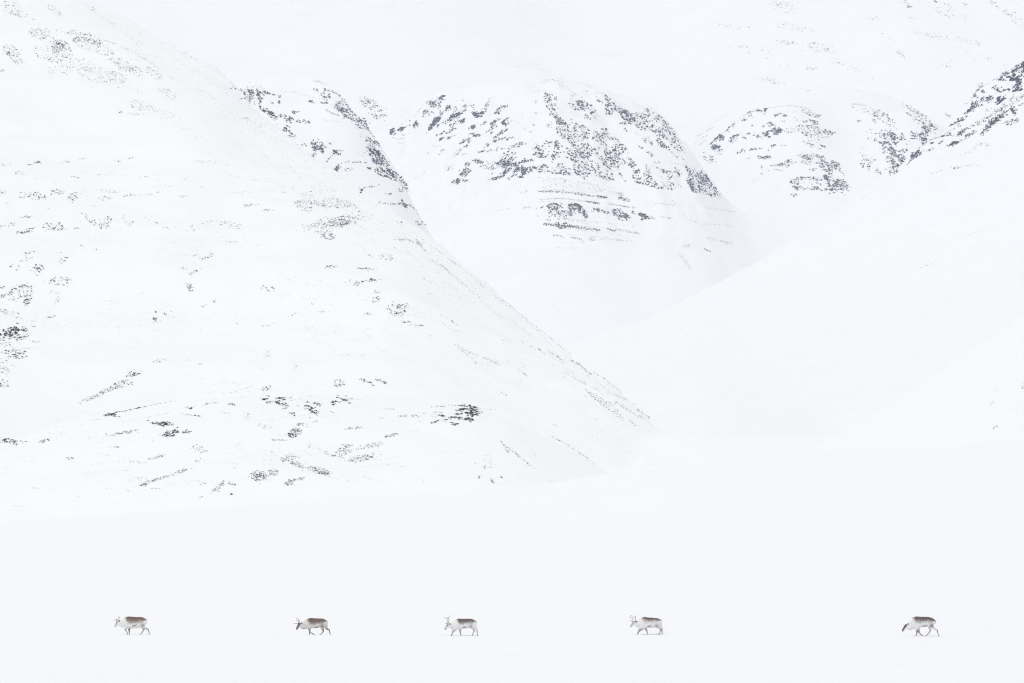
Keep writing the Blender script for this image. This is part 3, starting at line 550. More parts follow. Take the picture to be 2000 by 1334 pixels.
ellipses('A', [(190,912,40,9,-15,16,1,2.4),(15,920,30,14,0,18,.8,1.8),(110,970,30,11,0,18,.8,1.8),(370,905,26,7,0,10,.8,1.8),(660,900,26,7,15,12,.9,2),(725,884,16,4,0,7,.9,1.8),(450,887,20,4,0,5,.9,1.8),(420,990,26,4,10,9,.9,1.9),(560,980,32,4,0,9,.7,1.6),(800,985,20,4,0,5,.7,1.4),(20,1070,30,12,0,16,.8,1.8),(200,1095,62,22,10,54,1,2.6),(130,1102,30,3,3,9,1.2,2.4),(320,1075,42,18,-10,38,.9,2.2),(400,1100,36,20,-30,46,1,2.4),(600,1068,62,12,5,22,.8,2),(580,1105,32,9,0,14,.9,2),(730,1095,52,18,0,34,.8,1.8),(830,1085,26,6,0,10,.8,1.8),(900,1070,42,6,0,12,.7,1.6),(1020,1092,22,7,0,10,.8,1.8),(520,1148,14,4,0,5,.8,1.6),(40,1135,24,6,0,8,.8,1.6),(265,1167,14,4,0,5,.8,1.6),
 (1390,1145,42,9,-10,24,.9,2),(1500,1172,32,5,0,12,.8,1.8),(1690,1150,54,28,30,90,.8,2),(1780,1110,134,36,10,200,.6,1.6),(1830,1140,134,18,5,160,.7,1.8),(1870,1240,150,32,-8,330,.7,2),(1880,1245,80,18,-8,110,1,2.4),(1820,1310,54,24,20,84,.9,2.2),(1950,1150,84,18,25,80,.6,1.5),(300,1265,62,22,10,66,1.1,2.8),(140,1290,54,10,-15,34,1.1,2.8),(500,1225,48,13,45,34,1.1,2.6),(590,1245,42,26,-35,48,1,2.6),(150,1210,42,5,0,11,.9,2),(430,1273,18,4,0,6,1,2.2),(720,1245,26,14,0,20,.9,2.2),(690,1212,18,10,0,9,.7,1.6),(850,1245,32,14,0,14,.7,1.7),(950,1265,42,18,0,16,.6,1.4),(1100,1265,62,18,-15,34,.6,1.5),(1150,1240,62,7,-10,18,.6,1.5),(1250,1245,32,13,0,24,.8,2),(1310,1260,42,18,0,28,.7,1.8),(65,1250,22,18,-30,16,.8,1.8),(5,1262,10,14,0,8,1,2)], ang=4, asp=2.0, fat=1.2)
ellipses('D', [(160,270,32,9,-10,14,1,2.2),(145,305,42,9,-20,20,1,2.4),(345,305,22,24,0,26,1,2.4),(210,355,36,22,-15,44,1,2.6),(100,350,22,6,-60,9,1,2.2),(55,340,10,6,-40,5,1,2),(330,425,62,26,-5,76,.9,2.2),(310,490,32,11,0,10,.8,1.8),(320,525,32,14,0,18,.7,1.6),(60,485,84,11,-30,48,1.1,2.6),(145,490,42,46,10,92,1,2.5),(150,545,18,18,0,20,1.4,2.8),(80,530,32,11,0,16,.9,2),(10,460,14,8,0,8,1.4,2.6),(40,600,64,14,5,46,.8,2),(90,628,30,5,0,10,.7,1.6),(285,627,32,6,0,14,.9,2),(185,650,16,8,0,9,1,2.2),(85,720,84,38,-5,160,1.2,3.2),(60,715,40,20,-15,30,1.8,3.8),(200,765,22,8,0,10,1,2.2),(80,830,62,28,10,100,1,2.5),(30,900,54,38,0,70,.8,1.9),(20,1000,26,24,0,36,1,2.4),(20,780,42,18,0,24,1,2.4),(150,800,42,6,-8,12,.9,2),(10,750,16,10,0,10,1.4,2.8),
 (540,250,26,14,0,11,.7,1.6),(460,230,16,8,0,7,.7,1.6),(1150,290,52,9,-22,26,1.1,2.4),(1090,283,14,3,0,5,1.2,2.2),(1085,375,32,11,-25,17,1,2.3),(1025,358,16,5,0,6,.9,1.8),(1055,460,14,30,-25,32,1,2.2),(930,600,30,6,-25,10,1.3,2.6),(868,598,6,3,0,4,1.6,2.6),(863,640,7,12,0,8,1.5,3),(885,650,20,6,0,6,.7,1.6),(860,705,22,7,0,7,.6,1.4),(1195,533,12,6,-30,5,1,2),(1140,570,22,11,0,10,.6,1.4),(1490,475,42,20,10,26,.9,2),(1450,463,8,4,0,3,1.6,2.6),(1522,463,7,5,0,4,1.6,2.6),(1850,345,42,9,-5,22,.9,2),(1290,205,32,8,0,14,.8,1.8),(1630,615,26,7,-20,11,.9,2),(1560,640,42,7,-25,9,.6,1.4),(1490,675,26,4,0,8,.7,1.6),(1340,660,26,7,0,10,.6,1.4),(1810,600,32,4,0,8,.6,1.4),(1490,840,36,22,0,22,.6,1.5),(1455,912,18,10,0,8,.6,1.4),(1640,907,10,6,0,5,.9,1.8),(1100,890,34,5,0,14,.6,1.4),(890,868,38,12,-12,26,.8,1.9),(745,943,46,15,-15,60,1,2.3),(665,1003,62,17,-25,100,.9,2.2),(580,1045,62,13,-28,70,.8,2),(490,1085,62,11,-22,52,.8,1.9),(720,1000,26,5,-25,14,.9,2),(1960,440,40,14,0,24,.9,2),(1740,690,40,6,0,8,.5,1.2),(1200,640,200,40,-20,10,.5,1)], ang=0, asp=1.9, fat=1.2)
lines('D', [([(1595,408),(1640,432),(1720,435)],4,30,.7,1.7),([(1130,740),(1000,735)],6,8,.5,1)])
# --- left hill, right flank
ellipses('E', [(440,100,46,18,10,56,.6,1.5),(350,95,14,4,0,6,.7,1.5),(330,165,54,4,4,44,1,2.4),(345,233,48,6,-6,40,1.1,2.5),(270,248,34,9,-8,28,.9,2.1),(385,300,22,6,0,12,1,2.2),(380,340,30,16,-10,32,.9,2.1),(495,395,50,34,5,95,1.1,2.6),(520,375,30,16,0,20,1.2,2.6),(550,462,32,7,8,18,1.1,2.4),(610,483,42,5,5,24,1,2.4),(335,420,22,7,0,14,1,2.2),(80,405,30,5,0,8,.6,1.4),(30,362,8,3,0,3,1,1.8),(690,540,30,10,60,14,.4,.9),(250,650,110,8,3,30,.4,1)], ang=4, asp=1.9, fat=1.2)
lines('E', [([(480,0),(570,5),(625,30),(660,70)],5,90,1,2.4),([(600,0),(640,35)],6,30,1,2.2),([(640,0),(740,70),(830,140),(940,220),(1060,320),(1170,400),(1290,500),(1400,590),(1480,650)],3,260,.7,1.9),([(940,230),(1060,330),(1180,420),(1300,520)],8,120,.7,1.8),([(680,110),(780,170),(870,250),(960,330)],9,150,.6,1.7),([(740,140),(800,190)],7,50,.8,2),([(960,340),(1080,430),(1130,450),(1230,520)],6,80,.6,1.5),([(740,420),(790,445),(840,480)],4,36,1,2.2),([(650,380),(760,480),(870,530)],8,60,.5,1.4),([(640,215),(710,250)],6,24,.6,1.6),([(830,580),(880,640),(950,690)],9,60,.8,2),([(850,600),(960,655)],8,40,.7,1.7),([(980,660),(1080,700)],7,46,.7,1.9),([(900,670),(1080,740)],14,30,.5,1.2),([(1170,720),(1225,762)],3,22,1,2.2),([(1110,680),(1150,705)],3,8,.8,1.6),([(1070,550),(1130,585)],5,22,.6,1.6),([(1290,610),(1330,650)],4,20,1.3,2.8),([(1345,630),(1390,650),(1430,685)],4,34,1.1,2.4),([(1240,590),(1430,690)],9,50,.5,1.4),([(1470,680),(1520,700),(1585,760)],7,90,1.1,2.6),([(1590,738),(1640,768),(1700,810),(1755,855)],4,64,1,2.3),([(1430,740),(1530,800),(1640,850),(1780,890),(1910,1000)],9,170,.8,2),([(1600,790),(1780,900)],14,50,.7,1.8),([(1720,910),(1800,960),(1890,1010)],7,80,.9,2.2),([(1840,950),(1915,1000)],4,40,.9,2.2),([(1785,1000),(1840,1045)],3,24,1.1,2.4),([(1080,855),(1115,872)],3,14,.9,1.9),([(1090,790),(1190,855)],6,18,.5,1.3),([(1370,1030),(1420,1060)],5,22,.6,1.6),([(1350,1095),(1440,1140),(1530,1200),(1620,1262)],4,110,.8,2),([(1400,1120),(1560,1220)],9,40,.6,1.4),([(1080,1130),(1140,1180),(1200,1225),(1270,1285)],4,80,.9,2.2),([(1090,1140),(1130,1200)],7,36,1,2.2),([(1160,1190),(1180,1210)],6,14,.9,2),([(1240,1180),(1310,1230)],12,16,.5,1.2),([(1100,1150),(1170,1200)],8,26,.7,1.8)], asp=3.2, jit=7, fat=1.35)
for k in range(13):      # gullied scree fan low on the spur
    x0 = 1555 + k * 13.5; y0 = 838 + k * 7.5
    lines('E', [([(x0, y0), (x0 + 22 + k, y0 + 26 + 3.2 * k), (x0 + 40 + 1.5 * k, y0 + 50 + 4.0 * k)], 2.5, 15, 1.0, 2.5)], asp=2.6, jit=9, fat=1.25)
# --- left hill, bench at the foot
ellipses('F', [(50,462,42,14,5,50,1.4,3.6),(85,470,14,14,-30,12,2,3.6),(135,462,24,7,0,14,1.2,2.6),(245,460,32,8,-15,22,1.1,2.6),(380,555,32,5,4,16,1,2.2),(1055,277,26,4,6,14,1.4,3),(1080,318,46,4,8,22,1.3,2.8),(1280,258,32,3,-6,14,1.4,2.8),(905,365,64,9,4,90,1.4,3.4),(950,420,48,17,-10,84,1.6,3.8),(1030,410,28,11,-5,24,1.4,3.2),(690,415,74,8,-10,62,1,2.6),(610,430,34,4,0,12,.8,1.8),(640,495,32,4,0,12,.8,1.8),(600,540,18,8,0,8,.6,1.4),(1150,255,42,4,-10,18,.9,2),(1250,307,26,4,0,9,.8,1.8),(1380,325,26,20,0,28,.7,1.8),(850,462,10,3,0,3,1,2),(1110,505,36,18,25,46,.7,1.9),(1100,573,32,7,0,12,.8,2),(870,553,62,6,-14,38,.9,2.1),(770,580,54,6,4,22,.8,1.8),(680,580,30,5,0,8,.6,1.3),(860,680,94,8,-18,110,.9,2.2),(1000,635,46,8,-20,62,.9,2.1),(780,672,42,8,5,22,.7,1.7),(810,705,26,7,-10,20,1.3,2.8),(870,725,26,2,0,8,1,2),(1127,697,14,9,0,9,1,2.2),(1215,720,44,10,-38,36,1.2,2.8),(1295,700,28,8,10,15,1.1,2.6),(1295,757,12,4,0,6,1.4,2.6),(1115,778,18,7,0,8,.8,1.8),(200,725,32,4,5,12,.7,1.6),(100,825,42,3,0,12,.6,1.4),(625,730,36,16,0,10,.6,1.4),(435,770,8,2,0,3,1,1.6),(700,625,40,2,0,8,.6,1.2),(560,470,30,4,0,6,.6,1.2),(420,820,12,2,0,3,.6,1.2)], ang=0, asp=2.3, fat=1.2)
lines('F', [([(580,325),(500,350),(440,385),(330,430),(220,470)],4,50,.6,1.6),([(810,335),(880,315),(950,302)],3,30,.7,1.7),([(1240,200),(1320,185),(1410,148)],6,60,.6,1.7),([(520,310),(570,300)],4,6,.6,1.2)])
ellipses('K7', [(165,70,40,17,-25,34,1.2,2.6),(720,35,38,28,0,60,1,2.5),(940,20,40,8,15,24,1.3,3),(985,42,20,6,35,12,1.3,3),(1055,18,44,11,18,36,1.2,2.8),(375,420,48,36,-40,100,1.3,3),(350,440,24,20,0,24,1.6,3.4),(420,358,32,12,0,28,1.1,2.5),(250,478,62,7,3,26,1,2.2),(145,370,64,18,10,38,.7,1.8),(490,365,32,14,0,14,.6,1.6),(540,335,24,8,-10,12,.7,1.7),(850,385,64,8,-5,40,1,2.4),(1140,440,62,9,-12,54,1,2.5),(1260,288,74,7,-3,40,.9,2.2),(1100,238,62,4,2,18,.8,1.9),(1065,310,24,4,6,8,.9,1.9),(100,758,62,40,0,130,1.2,3),(212,735,46,22,-15,66,1,2.4),(330,620,62,30,-10,100,1,2.4),(400,670,56,18,20,72,1.1,2.7),(560,715,84,26,10,100,1.2,2.8),(610,740,46,17,0,44,1.2,3),(330,812,30,18,-25,40,1.5,3.4),(410,785,54,8,-18,32,1.3,3),(760,565,78,34,-28,120,1,2.6),(690,600,16,8,0,9,1.6,3),(900,622,104,25,-8,140,1.1,2.7),(1000,515,84,22,-12,76,.9,2.1),(880,545,42,7,-5,20,.8,1.8),(490,520,26,18,0,18,.7,1.7),(210,580,20,20,0,12,.6,1.5),(600,565,40,10,10,16,.7,1.6),(780,517,42,5,0,16,.9,2),(640,590,50,8,20,16,.7,1.6),(1880,640,54,54,50,40,.6,1.5),(1787,658,9,5,50,5,1.3,2.6),(1860,686,12,6,40,7,1.2,2.4),(1820,775,12,6,45,7,1.2,2.4),(1920,795,22,6,50,10,1.2,2.6),(1987,765,5,5,0,4,1.6,2.8),(1990,490,12,8,0,5,1,2),(1440,300,104,42,-8,60,.5,1.4),(1300,405,50,8,-8,14,.5,1.2),(1030,790,10,4,0,3,.7,1.4),(1100,838,8,4,0,3,.8,1.6)], ang=0, asp=2.1)
ellipses('G', [(1450,148,40,6,-22,8,.8,2),(1840,1050,16,5,-22,8,1.2,2.6),(1820,915,24,5,-35,22,.5,1.2),(1992,820,9,20,0,26,.6,1.5),(1850,840,30,4,-30,14,.4,.9),(1085,972,8,4,0,3,.7,1.2),(1265,78,4,3,0,2,.7,1.2)], ang=-25, asp=2.2)
lines('G', [([(60,40),(140,45)],6,20,.5,1.2)])

# faint wind-scoured streaks over the left hill
for k in range(2100):
    x, y = rng.uniform(0, 1150), rng.uniform(330, 950)
    crest = np.interp(x, [0, 430, 800, 1050, 1270], [-100, 157, 438, 648, 828])
    if y < crest + 18 or float(fbm(np.array([x / 120]), np.array([y / 60]), 91, 3)[0]) < .06:
        continue
    a = np.interp(y - crest, [20, 160, 320], [38, 20, -6]) + rng.normal() * 6
    ln = rng.uniform(8, 34)
    ca, sa = math.cos(math.radians(a)), math.sin(math.radians(a))
    for q_ in range(int(rng.integers(4, 13))):
        f = rng.normal() * ln * .5
        put(x + ca * f, y + sa * f + rng.normal() * 1.2, rng.uniform(.55, 1.45), 2.8, a)
for k in range(260):       # streaks running down the flank beside the skyline
    x = rng.uniform(250, 1230)
    crest = np.interp(x, [180, 430, 600, 800, 950, 1050, 1150, 1270], [5, 157, 296, 438, 560, 648, 720, 828])
    y = crest + 6 + abs(rng.normal()) * 55
    a = np.degrees(np.arctan2(.86, 1)) * .95 + rng.normal() * 4 - (y - crest) * .05
    ln = rng.uniform(10, 40)
    ca, sa = math.cos(math.radians(a)), math.sin(math.radians(a))
    for q_ in range(int(rng.integers(5, 15))):
        f = rng.normal() * ln * .5
        put(x + ca * f, y + sa * f + rng.normal() * .9, rng.uniform(.6, 1.6), 3.0, a)
# five conspicuous dark outcrops on the bench, each a thing of its own, made of single blocks
OUT = [
 ('long thin dark rock ledge with a blocky left end on the lower left hillside', 'F',
  [(605,312,24,9,-6,9,5,8.5),(635,320,18,7,10,6,4,6),(590,318,12,4,0,3,4,6)],
  [([(640,302),(700,294),(760,280),(830,265)],2.2,40,2.4,5.0),([(830,265),(880,254),(980,237)],1.4,26,1.4,3.2)]),
 ('flat-topped dark rock outcrop with a wedge of broken blocks hanging below it', 'K7',
  [(138,158,22,10,0,9,3.5,6.5),(265,152,34,5,2,10,3.5,6.5),(275,195,44,13,28,16,4,8),(175,185,18,6,0,6,3,5),(300,234,18,8,-12,7,3,5),(350,268,20,7,28,7,3.5,6),(205,178,30,3,8,6,2.5,4)],
  [([(290,148),(360,150)],2,10,2,4),([(370,163),(470,165)],3,10,1,2.2),([(320,170),(380,170)],3,8,1,2.2)]),
 ('clump of dark rocks with a branching shape in the middle of three bench outcrops', 'K7',
  [(485,183,20,4,0,6,3,5),(480,225,22,18,0,15,3.5,6.5),(508,240,10,22,0,9,3.5,6),(550,193,26,9,12,10,3.5,6),(576,210,6,5,0,3,2.5,4),(546,272,16,12,0,8,3.5,6),(525,262,14,5,0,5,3,5),(502,301,7,3,0,3,2.5,4),(415,213,12,2,0,3,1.6,3)], []),
 ('small dark rock ledge thinning to a point on its right end above the snowy bench', 'K7',
  [(685,181,24,9,0,10,3.5,6.5),(683,203,9,6,0,5,3,5),(750,155,38,6,10,13,4,7),(670,256,6,3,0,2,2,3)],
  [([(775,160),(830,157),(860,160)],1.6,13,2.2,4.2),([(855,160),(910,166)],1.2,9,1.2,2.4)]),
 ('broad dark striped rock slab at the right end of the snowy bench', 'K7',
  [(1740,218,64,7,6,20,4,7.5),(1720,240,52,10,4,24,4,8),(1745,282,34,26,-15,26,4.5,9),(1745,318,32,12,10,14,4,7),(1652,245,20,6,0,6,3.5,6),(1662,275,30,5,0,9,3.5,6.5),(1640,303,36,5,3,11,3.5,6.5),(1700,318,42,6,4,12,3.5,6.5),(1550,320,32,3,-2,8,3,5.5),(1530,288,28,6,10,9,3.5,6.5),(1465,342,20,6,-12,7,3,5.5),(1638,357,26,7,0,9,3.5,6),(1612,340,14,5,0,4,3,5),(1805,277,14,5,0,4,3,5),(1800,240,30,3,0,6,2.5,4.5)],
  [([(1445,220),(1520,214),(1560,216)],2,16,2,4),([(1560,206),(1620,206),(1680,212)],1.6,14,2,4),([(1480,262),(1550,262)],2,10,2,4),([(1790,220),(1850,232),(1960,243)],1.6,18,.9,2.4)]),
]

cam_o = Vector((0, 0, CAMZ))
def cast(px, py):
    d = ray(px, py)
    best = None
    for nm, (o, b) in BVH.items():
        h = b.ray_cast(cam_o, d, 30000)
        if h[0] is not None and (best is None or h[3] < best[3]):
            best = (o, h[0], h[1], h[3])
    return best

def rock_matrix(loc, nrm, w, h, roll, dist, rz):
    """radii across, in depth and up; rolled with the slope, turned at random"""
    m = dist / F
    rx, ru = 0.5 * w * m, 0.5 * h * m
    ry = 0.5 * (rx + ru) * rng.uniform(0.8, 1.3)
    p = Vector(loc) + Vector((0, 0, ru * 0.4))
    R = Matrix.Rotation(math.radians(roll), 3, 'Y')
    L = R @ Matrix.Diagonal((rx * 1.12, ry, ru * 1.12))
    return p, R, (rx * 1.12, ry, ru * 1.12), np.array(L)

NEARSET = {'hill_left', 'hill_near_right'}
big, small = {}, {}
for (px, py, w, h, ang) in RK:
    hit = cast(px, py)
    if hit is None:
        continue
    o, loc, nrm, dist = hit
    if o.name == 'snow_plain':
        continue
    (big if w * h >= 8.0 else small).setdefault(o.name, []).append((w * h, loc, nrm, w, h, ang, dist))
for nm, lst in list(big.items()):
    lst.sort(key=lambda e: -e[0])
    small.setdefault(nm, []).extend(lst[300:])
    big[nm] = lst[:300]

for nm, lst in big.items():
    o = bpy.data.objects[nm]
    near = nm in NEARSET
    for k, (_, loc, nrm, w, h, ang, dist) in enumerate(lst):
        p, R, s, L = rock_matrix(loc, nrm, w, h, ang, dist, 0)
        r = bpy.data.objects.new('rock', (NEAR_T if near else FAR_T)[k % 14])
        C.objects.link(r)
        r.parent = o
        r.location = p
        r.rotation_euler = R.to_euler()
        r.scale = s
for nm, lst in small.items():
    vs, fs, off = [], [], 0
    for k, (_, loc, nrm, w, h, ang, dist) in enumerate(lst):
        p, R, s, L = rock_matrix(loc, nrm, w, h, ang, dist, 0)
        tv, tf = TEMPL[int(rng.integers(0, 14))]
        vs.append(tv @ L.T + np.array(p)); fs.append(tf + off); off += len(tv)
    V, Fc = np.concatenate(vs), np.concatenate(fs).astype(np.int32)
    me = bpy.data.meshes.new('scattered_rocks')
    me.vertices.add(len(V)); me.vertices.foreach_set('co', V.astype(np.float32).ravel())
    me.loops.add(Fc.size); me.loops.foreach_set('vertex_index', Fc.ravel())
    me.polygons.add(len(Fc))
    me.polygons.foreach_set('loop_start', np.arange(0, Fc.size, 3, dtype=np.int32))
    me.polygons.foreach_set('loop_total', np.full(len(Fc), 3, np.int32))
    me.update(); me.validate()
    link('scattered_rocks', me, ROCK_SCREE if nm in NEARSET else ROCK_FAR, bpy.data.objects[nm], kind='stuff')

SIZE = 0.95
for label, tile, ells, lns in OUT:
    RK.clear()
    ellipses(tile, ells, asp=2.9, ang=None, jit=8, num=1.15)
    lines(tile, lns, asp=2.6, jit=6)
    hits = [(cast(px, py), w, h, ang) for (px, py, w, h, ang) in RK]
    hits = [x for x in hits if x[0] is not None and x[0][0].name == 'hill_left']
    base = min((x[0][1] for x in hits), key=lambda p: p.z)
    root = link('rock_outcrop', None, label=label, category='rock outcrop', group='dark outcrops along the snowy bench')
    root.location = base
    for k, (hit, w, h, ang) in enumerate(hits):
        o, loc, nrm, dist = hit
        p, R, s, L = rock_matrix(loc, nrm, w, h, ang, dist, 0)
        r = bpy.data.objects.new('rock', NEAR_T[k % 14])
        C.objects.link(r)
        r.parent = root
        r.location = p - Vector(base)
        r.rotation_euler = R.to_euler()
        r.scale = s
print('rocks', {k: len(v) for k, v in big.items()}, {k: len(v) for k, v in small.items()})

# ------------------------------------------------------------------ reindeer
def coat_mat():
    m, t, b = new_mat('reindeer_coat')
    at_ = t.nodes.new('ShaderNodeAttribute'); at_.attribute_name = 'coat'
    tc = t.nodes.new('ShaderNodeTexCoord')
    mp = t.nodes.new('ShaderNodeMapping'); mp.inputs['Scale'].default_value = (1.0, 1.0, 0.35)
    n = t.nodes.new('ShaderNodeTexNoise'); n.inputs['Scale'].default_value = 28; n.inputs['Detail'].default_value = 4
    t.links.new(tc.outputs['Object'], mp.inputs['Vector']); t.links.new(mp.outputs[0], n.inputs['Vector'])
    mr = t.nodes.new('ShaderNodeMapRange'); mr.inputs['To Min'].default_value = 0.82; mr.inputs['To Max'].default_value = 1.12
    mr.inputs['From Min'].default_value = 0.3; mr.inputs['From Max'].default_value = 0.7
    t.links.new(n.outputs[0], mr.inputs['Value'])
    mx = t.nodes.new('ShaderNodeMix'); mx.data_type = 'RGBA'; mx.blend_type = 'MULTIPLY'; mx.inputs['Factor'].default_value = 1.0
    t.links.new(at_.outputs['Color'], mx.inputs['A']); t.links.new(mr.outputs[0], mx.inputs['B'])
    t.links.new(mx.outputs['Result'], b.inputs['Base Color'])
    bp = t.nodes.new('ShaderNodeBump'); bp.inputs['Strength'].default_value = 0.5; bp.inputs['Distance'].default_value = 0.02
    t.links.new(n.outputs[0], bp.inputs['Height']); t.links.new(bp.outputs[0], b.inputs['Normal'])
    b.inputs['Roughness'].default_value = 0.95
    b.inputs['Specular IOR Level'].default_value = 0.1
    return m
def flat_mat(name, c, rough=0.6):
    m, t, b = new_mat(name)
    n = t.nodes.new('ShaderNodeTexNoise'); n.inputs['Scale'].default_value = 40
    cr = t.nodes.new('ShaderNodeValToRGB')
    cr.color_ramp.elements[0].color = (c[0] * .7, c[1] * .7, c[2] * .7, 1)
    cr.color_ramp.elements[1].color = (min(c[0] * 1.3, 1), min(c[1] * 1.3, 1), min(c[2] * 1.3, 1), 1)
    t.links.new(n.outputs[0], cr.inputs[0]); t.links.new(cr.outputs[0], b.inputs['Base Color'])
    b.inputs['Roughness'].default_value = rough
    return m
COAT = coat_mat()
ANTLER = flat_mat('antler_bone', (0.11, 0.08, 0.08), 0.6)
HOOF = flat_mat('dark_hoof', (0.05, 0.045, 0.05), 0.5)
EYE = flat_mat('dark_eye', (0.012, 0.01, 0.01), 0.15)
EARFUR = flat_mat('dark_ear_fur', (0.16, 0.13, 0.13), 0.9)
TAILFUR = flat_mat('pale_tail_fur', (0.62, 0.61, 0.60), 0.9)

ZS = 614.0     # zoomed photo pixels per metre at the animals

def add_tube(bm, path, radii, seg=12):
    """path of 3-D points in a plane y = const or nearly; radii (in the plane, sideways)"""
    rings = []
    n = len(path)
    for i, p in enumerate(path):
        p = Vector(p)
        d = (Vector(path[min(i + 1, n - 1)]) - Vector(path[max(i - 1, 0)])).normalized()
        side = Vector((0, 1, 0)); side = (side - d * side.dot(d)).normalized()
        up = d.cross(side)
        ru, rs = radii[i]
        rings.append([bm.verts.new(p + up * (ru * math.cos(a)) + side * (rs * math.sin(a))) for a in [2 * math.pi * k / seg for k in range(seg)]])
    for a, b in zip(rings[:-1], rings[1:]):
        for k in range(seg):
            bm.faces.new((a[k], a[(k + 1) % seg], b[(k + 1) % seg], b[k]))
    for ring, path_end, nxt in ((rings[0], path[0], path[1]), (rings[-1], path[-1], path[-2])):
        out = (Vector(path_end) - Vector(nxt)).normalized() * (min(radii[0 if ring is rings[0] else -1]) * 0.6)
        c = bm.verts.new(Vector(path_end) + out)
        for k in range(seg):
            bm.faces.new((ring[k], ring[(k + 1) % seg], c))
    return rings

def tube_mesh(name, chains, seg=6):
    bm = bmesh.new()
    for path, rad in chains:
        add_tube(bm, path, [(r, r) for r in rad], seg)
    bmesh.ops.recalc_face_normals(bm, faces=bm.faces)
    me = bpy.data.meshes.new(name)
    bm.to_mesh(me); bm.free()
    for p in me.polygons: p.use_smooth = True
    return me

def reindeer(px_left, ground, spec):
    X0 = 1000.0
    def w(x, y, lat=0.0):
        return ((x - X0) / ZS, lat, (ground - y) / ZS)
    bm = bmesh.new()
    tor = spec['torso']
    add_tube(bm, [w(x, (t + b) / 2) for x, t, b, hw in tor], [((b - t) / 2 / ZS, hw / ZS) for x, t, b, hw in tor], 20)
    nk = spec['neck']
    add_tube(bm, [w(x, y) for x, y, r in nk], [(r / ZS, r * 0.62 / ZS) for x, y, r in nk], 16)
    hd = spec['head']
    add_tube(bm, [w(x, y) for x, y, r in hd], [(r / ZS, r * 0.74 / ZS) for x, y, r in hd], 14)
    for leg in spec['legs']:
        lat, pts = leg
        n = len(pts)
        add_tube(bm, [w(x, y, lat * (0.82 + 0.18 * min(1, i / 2))) for i, (x, y, r) in enumerate(pts)],
                 [(r / ZS, (r * (0.62 if r > 40 else 0.8)) / ZS) for x, y, r in pts], 12)
    bmesh.ops.recalc_face_normals(bm, faces=bm.faces)
    raw = bpy.data.meshes.new('raw')
    bm.to_mesh(raw); bm.free()
    tmp = bpy.data.objects.new('tmp', raw)
    C.objects.link(tmp)
    md = tmp.modifiers.new('r', 'REMESH'); md.mode = 'VOXEL'; md.voxel_size = 0.0125; md.use_smooth_shade = True
    sm = tmp.modifiers.new('s', 'SMOOTH'); sm.factor = 0.5; sm.iterations = 3
    dg = bpy.context.evaluated_depsgraph_get()
    body = bpy.data.meshes.new_from_object(tmp.evaluated_get(dg))
    bpy.data.objects.remove(tmp); bpy.data.meshes.remove(raw)
    body.name = 'body'
    nv = len(body.vertices)
    co = np.empty(nv * 3, np.float32); body.vertices.foreach_get('co', co); co = co.reshape(-1, 3)
    zx, zy = co[:, 0] * ZS + X0, ground - co[:, 2] * ZS
    tx = np.array([t[0] for t in tor]); tt = np.array([t[1] for t in tor]); tb = np.array([t[2] for t in tor])
    top, bot = np.interp(zx, tx, tt), np.interp(zx, tx, tb)
    rel = (zy - top) / np.maximum(bot - top, 60)
    nz = fbm(zx / 18, zy / 70, 77, 3) * 0.22
    PALE = np.array(spec.get('pale', (0.79, 0.785, 0.77))); SADDLE = np.array(spec['saddle']); LEG = np.array(spec.get('leg', (0.36, 0.32, 0.31)))
    col = np.tile(PALE, (nv, 1))
    def blend(mask, c):
        nonlocal col
        mask = np.clip(mask, 0, 1)[:, None]
        col = col * (1 - mask) + np.array(c) * mask
    hx0 = tx[0] + spec.get('saddle_start', 70) - 38
    sad = sstep(spec.get('depth', 0.46) + 0.28, spec.get('depth', 0.46) - 0.20, rel + nz) * sstep(hx0 - 40, hx0 + 40, zx + (rel) * -90) * sstep(tx[-1] + 40, tx[-1] + 5, zx)
    blend(sad, SADDLE)
    blend(sad * sstep(0.35, 0.0, rel) * 0.6, SADDLE * 0.5)
    rump = sstep(0.32, 0.5, rel) * sstep(tx[-1] - 95, tx[-1] - 45, zx) * sstep(0.9, 0.6, rel)
    blend(rump, PALE)
    # dark line along the flank, grey thigh
    fx, fy, fl, fa = spec['flank']
    u = (zx - fx) * math.cos(fa) + (zy - fy) * math.sin(fa); v_ = -(zx - fx) * math.sin(fa) + (zy - fy) * math.cos(fa)
    blend(np.exp(-(u / fl) ** 4 - (v_ / 17.0) ** 2) * 0.85, (0.16, 0.13, 0.13))
    gx, gy, gr = spec['thigh']
    blend(np.exp(-((zx - gx) / gr) ** 2 - ((zy - gy) / (gr * 1.15)) ** 2) * spec.get('thigh_k', 0.8), SADDLE * 1.15)
    # lower legs
    lz = co[:, 2]
    blend(sstep(0.36, 0.26, lz) * sstep(tx[0] - 130, tx[0] - 90, zx), LEG)
    blend(sstep(0.24, 0.18, lz) * np.clip(nz * 6, 0, 1) * sstep(tx[0] - 130, tx[0] - 90, zx), LEG * 0.45)
    # face and muzzle
    hx, hy = np.array([h[0] for h in hd], float), np.array([h[1] for h in hd], float)
    ax, ay = hx[0] - hx[-1], hy[0] - hy[-1]
    L = math.hypot(ax, ay)
    s_ = ((zx - hx[-1]) * ax + (zy - hy[-1]) * ay) / L            # from the muzzle back
    d_ = ((zx - hx[-1]) * ay - (zy - hy[-1]) * ax) / L            # across; sign gives forehead side
    if ((hx[0] - 60 - hx[-1]) * ay - (hy[0] - 40 - hy[-1]) * ax) < 0:
        d_ = -d_
    inhead = sstep(tx[0] - 30, tx[0] - 60, zx) * sstep(L + 45, L + 5, s_)
    blend(inhead * sstep(24, 2, s_) * spec.get('muzzle', 0.9), (0.045, 0.036, 0.045))
